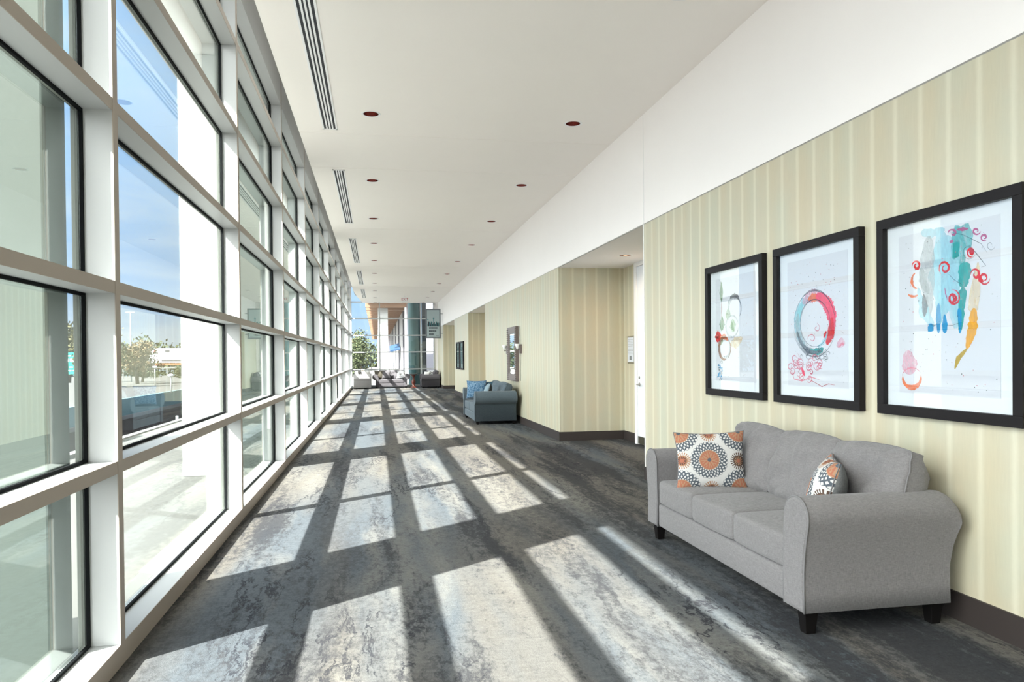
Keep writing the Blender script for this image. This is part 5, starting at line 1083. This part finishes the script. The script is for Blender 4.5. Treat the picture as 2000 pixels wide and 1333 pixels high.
for i, (x, y, h, rd, mt, lab) in enumerate(TE): tree(lab, x, y, -5.0, h, rd, mt, 40+i, 1800, 'trees beyond the end glass')
# distant belt of woodland, nobody could count it
rs = random.Random(77); f = MB()
for k in range(60):
    x = -95+k*1.9; shrub(rs, f, (x, 190+rs.uniform(-8, 8), 1.0+rs.uniform(-.5, 1.0)), 3.2, 3, 4.4+rs.uniform(0, 1.5), 260, .42)
tag(f.build('distant_woodland', 'leaf_green', None, recalc=False), 'belt of distant dark woodland on the horizon', 'trees', kind='stuff')
rs = random.Random(78); f = MB()
for k in range(40):
    y = 12+k*1.3; shrub(rs, f, (-12.5+rs.uniform(-1.2, 1.2)-y*.03, y, -4.5), .9, .9, .5, 60, .16)
tag(f.build('ground_cover', 'leaf_green', None, recalc=False), 'low green planting on the brown ground below the terrace', 'plants', kind='stuff')

r = thing('billboard', 'white roadside billboard on a dark post beyond the highway', 'billboard', (-37.2, 150, -1.7))
box(-5.2, 3.6, -.25, .0, 2.75, 5.45).build('panel', 'white_paint', r)
m_ = box(-4.2, -3.5, -.30, -.26, 3.4, 5.2).box(-4.0, -3.7, -.32, -.301, 4.6, 5.0, 1)
m_.box(-2.0, -1.2, -.30, -.26, 4.7, 5.2, 2).box(-2.6, 2.6, -.30, -.26, 3.0, 3.3, 2)
m_.build('advertisement', ['lamp_grey', 'red_ink', 'slate_post'], r)
box(-4.9, 3.6, -.6, .3, 2.25, 2.62).build('catwalk', 'rust', r)
box(-4.4, -3.7, -.3, .3, -3.0, 2.25).build('post', 'slate_post', r)
r = thing('highway_sign', 'green highway sign with white lettering left of the near mullion', 'sign', (-37.3, 100, -1.7))
box(-2.4, 2.0, -.1, .0, 1.55, 4.25).build('panel', 'sign_green', r)
m_ = MB(); rs = random.Random(4)
for z_, hh in ((3.75, .12), (3.05, .42), (2.35, .12), (1.95, .10)):
    q = -2.1
    while q < 1.7: wd = rs.uniform(.12, .45); m_.box(q, q+wd, -.13, -.10, z_, z_+hh); q += wd+.14
m_.build('lettering', 'white_paint', r)
for q in (-1.9, 1.6): box(q-.08, q+.08, 0, .15, 0, 1.6).build('post', 'lamp_grey', r)
r = thing('street_lamp', 'tall thin highway light mast left of the billboard', 'street lamp', (-36.2, 120, -1.7))
MB().tube([(0, 0, 0), (0, 0, 10.4)], [.12, .07]).build('pole', 'lamp_grey', r)
MB().tube([(-.6, 0, 10.4), (.6, 0, 10.4)], .09).build('lamp_head', 'white_paint', r)
for x, y, hh, lab in ((-19.4, 76, 1.55, 'short post with white globe head in front of the road, right one'), (-26.3, 96, 2.2, 'short post with white globe head, farther and left of the other')):
    r = thing('globe_lamp', lab, 'street lamp', (x, y, -1.68))
    MB().tube([(0, 0, 0), (0, 0, hh)], .05).build('pole', 'lamp_grey', r)
    MB().lathe([(.05, 0), (.24, .05), (.28, .14), (.20, .23), (.03, .27)], 16, c=(0, 0, hh)).build('lamp_head', 'white_paint', r)
tag(box(-47, -26, 139.8, 140, .05, .32).build('guard_rail', 'curb', None), 'pale overpass guard rail crossing behind the trees', 'rail')
m_ = None
for i in range(9): tag(box(-46+i*2.4, -45.8+i*2.4, 139.8, 140, -1.7, .05).build('rail_post', 'curb', None), 'post holding up the pale overpass rail, %s from its left end' % ORD[i], 'post', 'posts of the overpass rail')
for i, (x, y) in enumerate(((-7.6, 24), (-8.2, 33))):
    tag(MB().tube([(x, y, -5.0), (x, y, -.9)], .06).build('bollard_pole', 'lamp_grey', None), ('slim grey pole rising below the terrace, nearer one' if i == 0 else 'slim grey pole rising below the terrace, farther one'), 'pole')
bpy.context.view_layer.update()
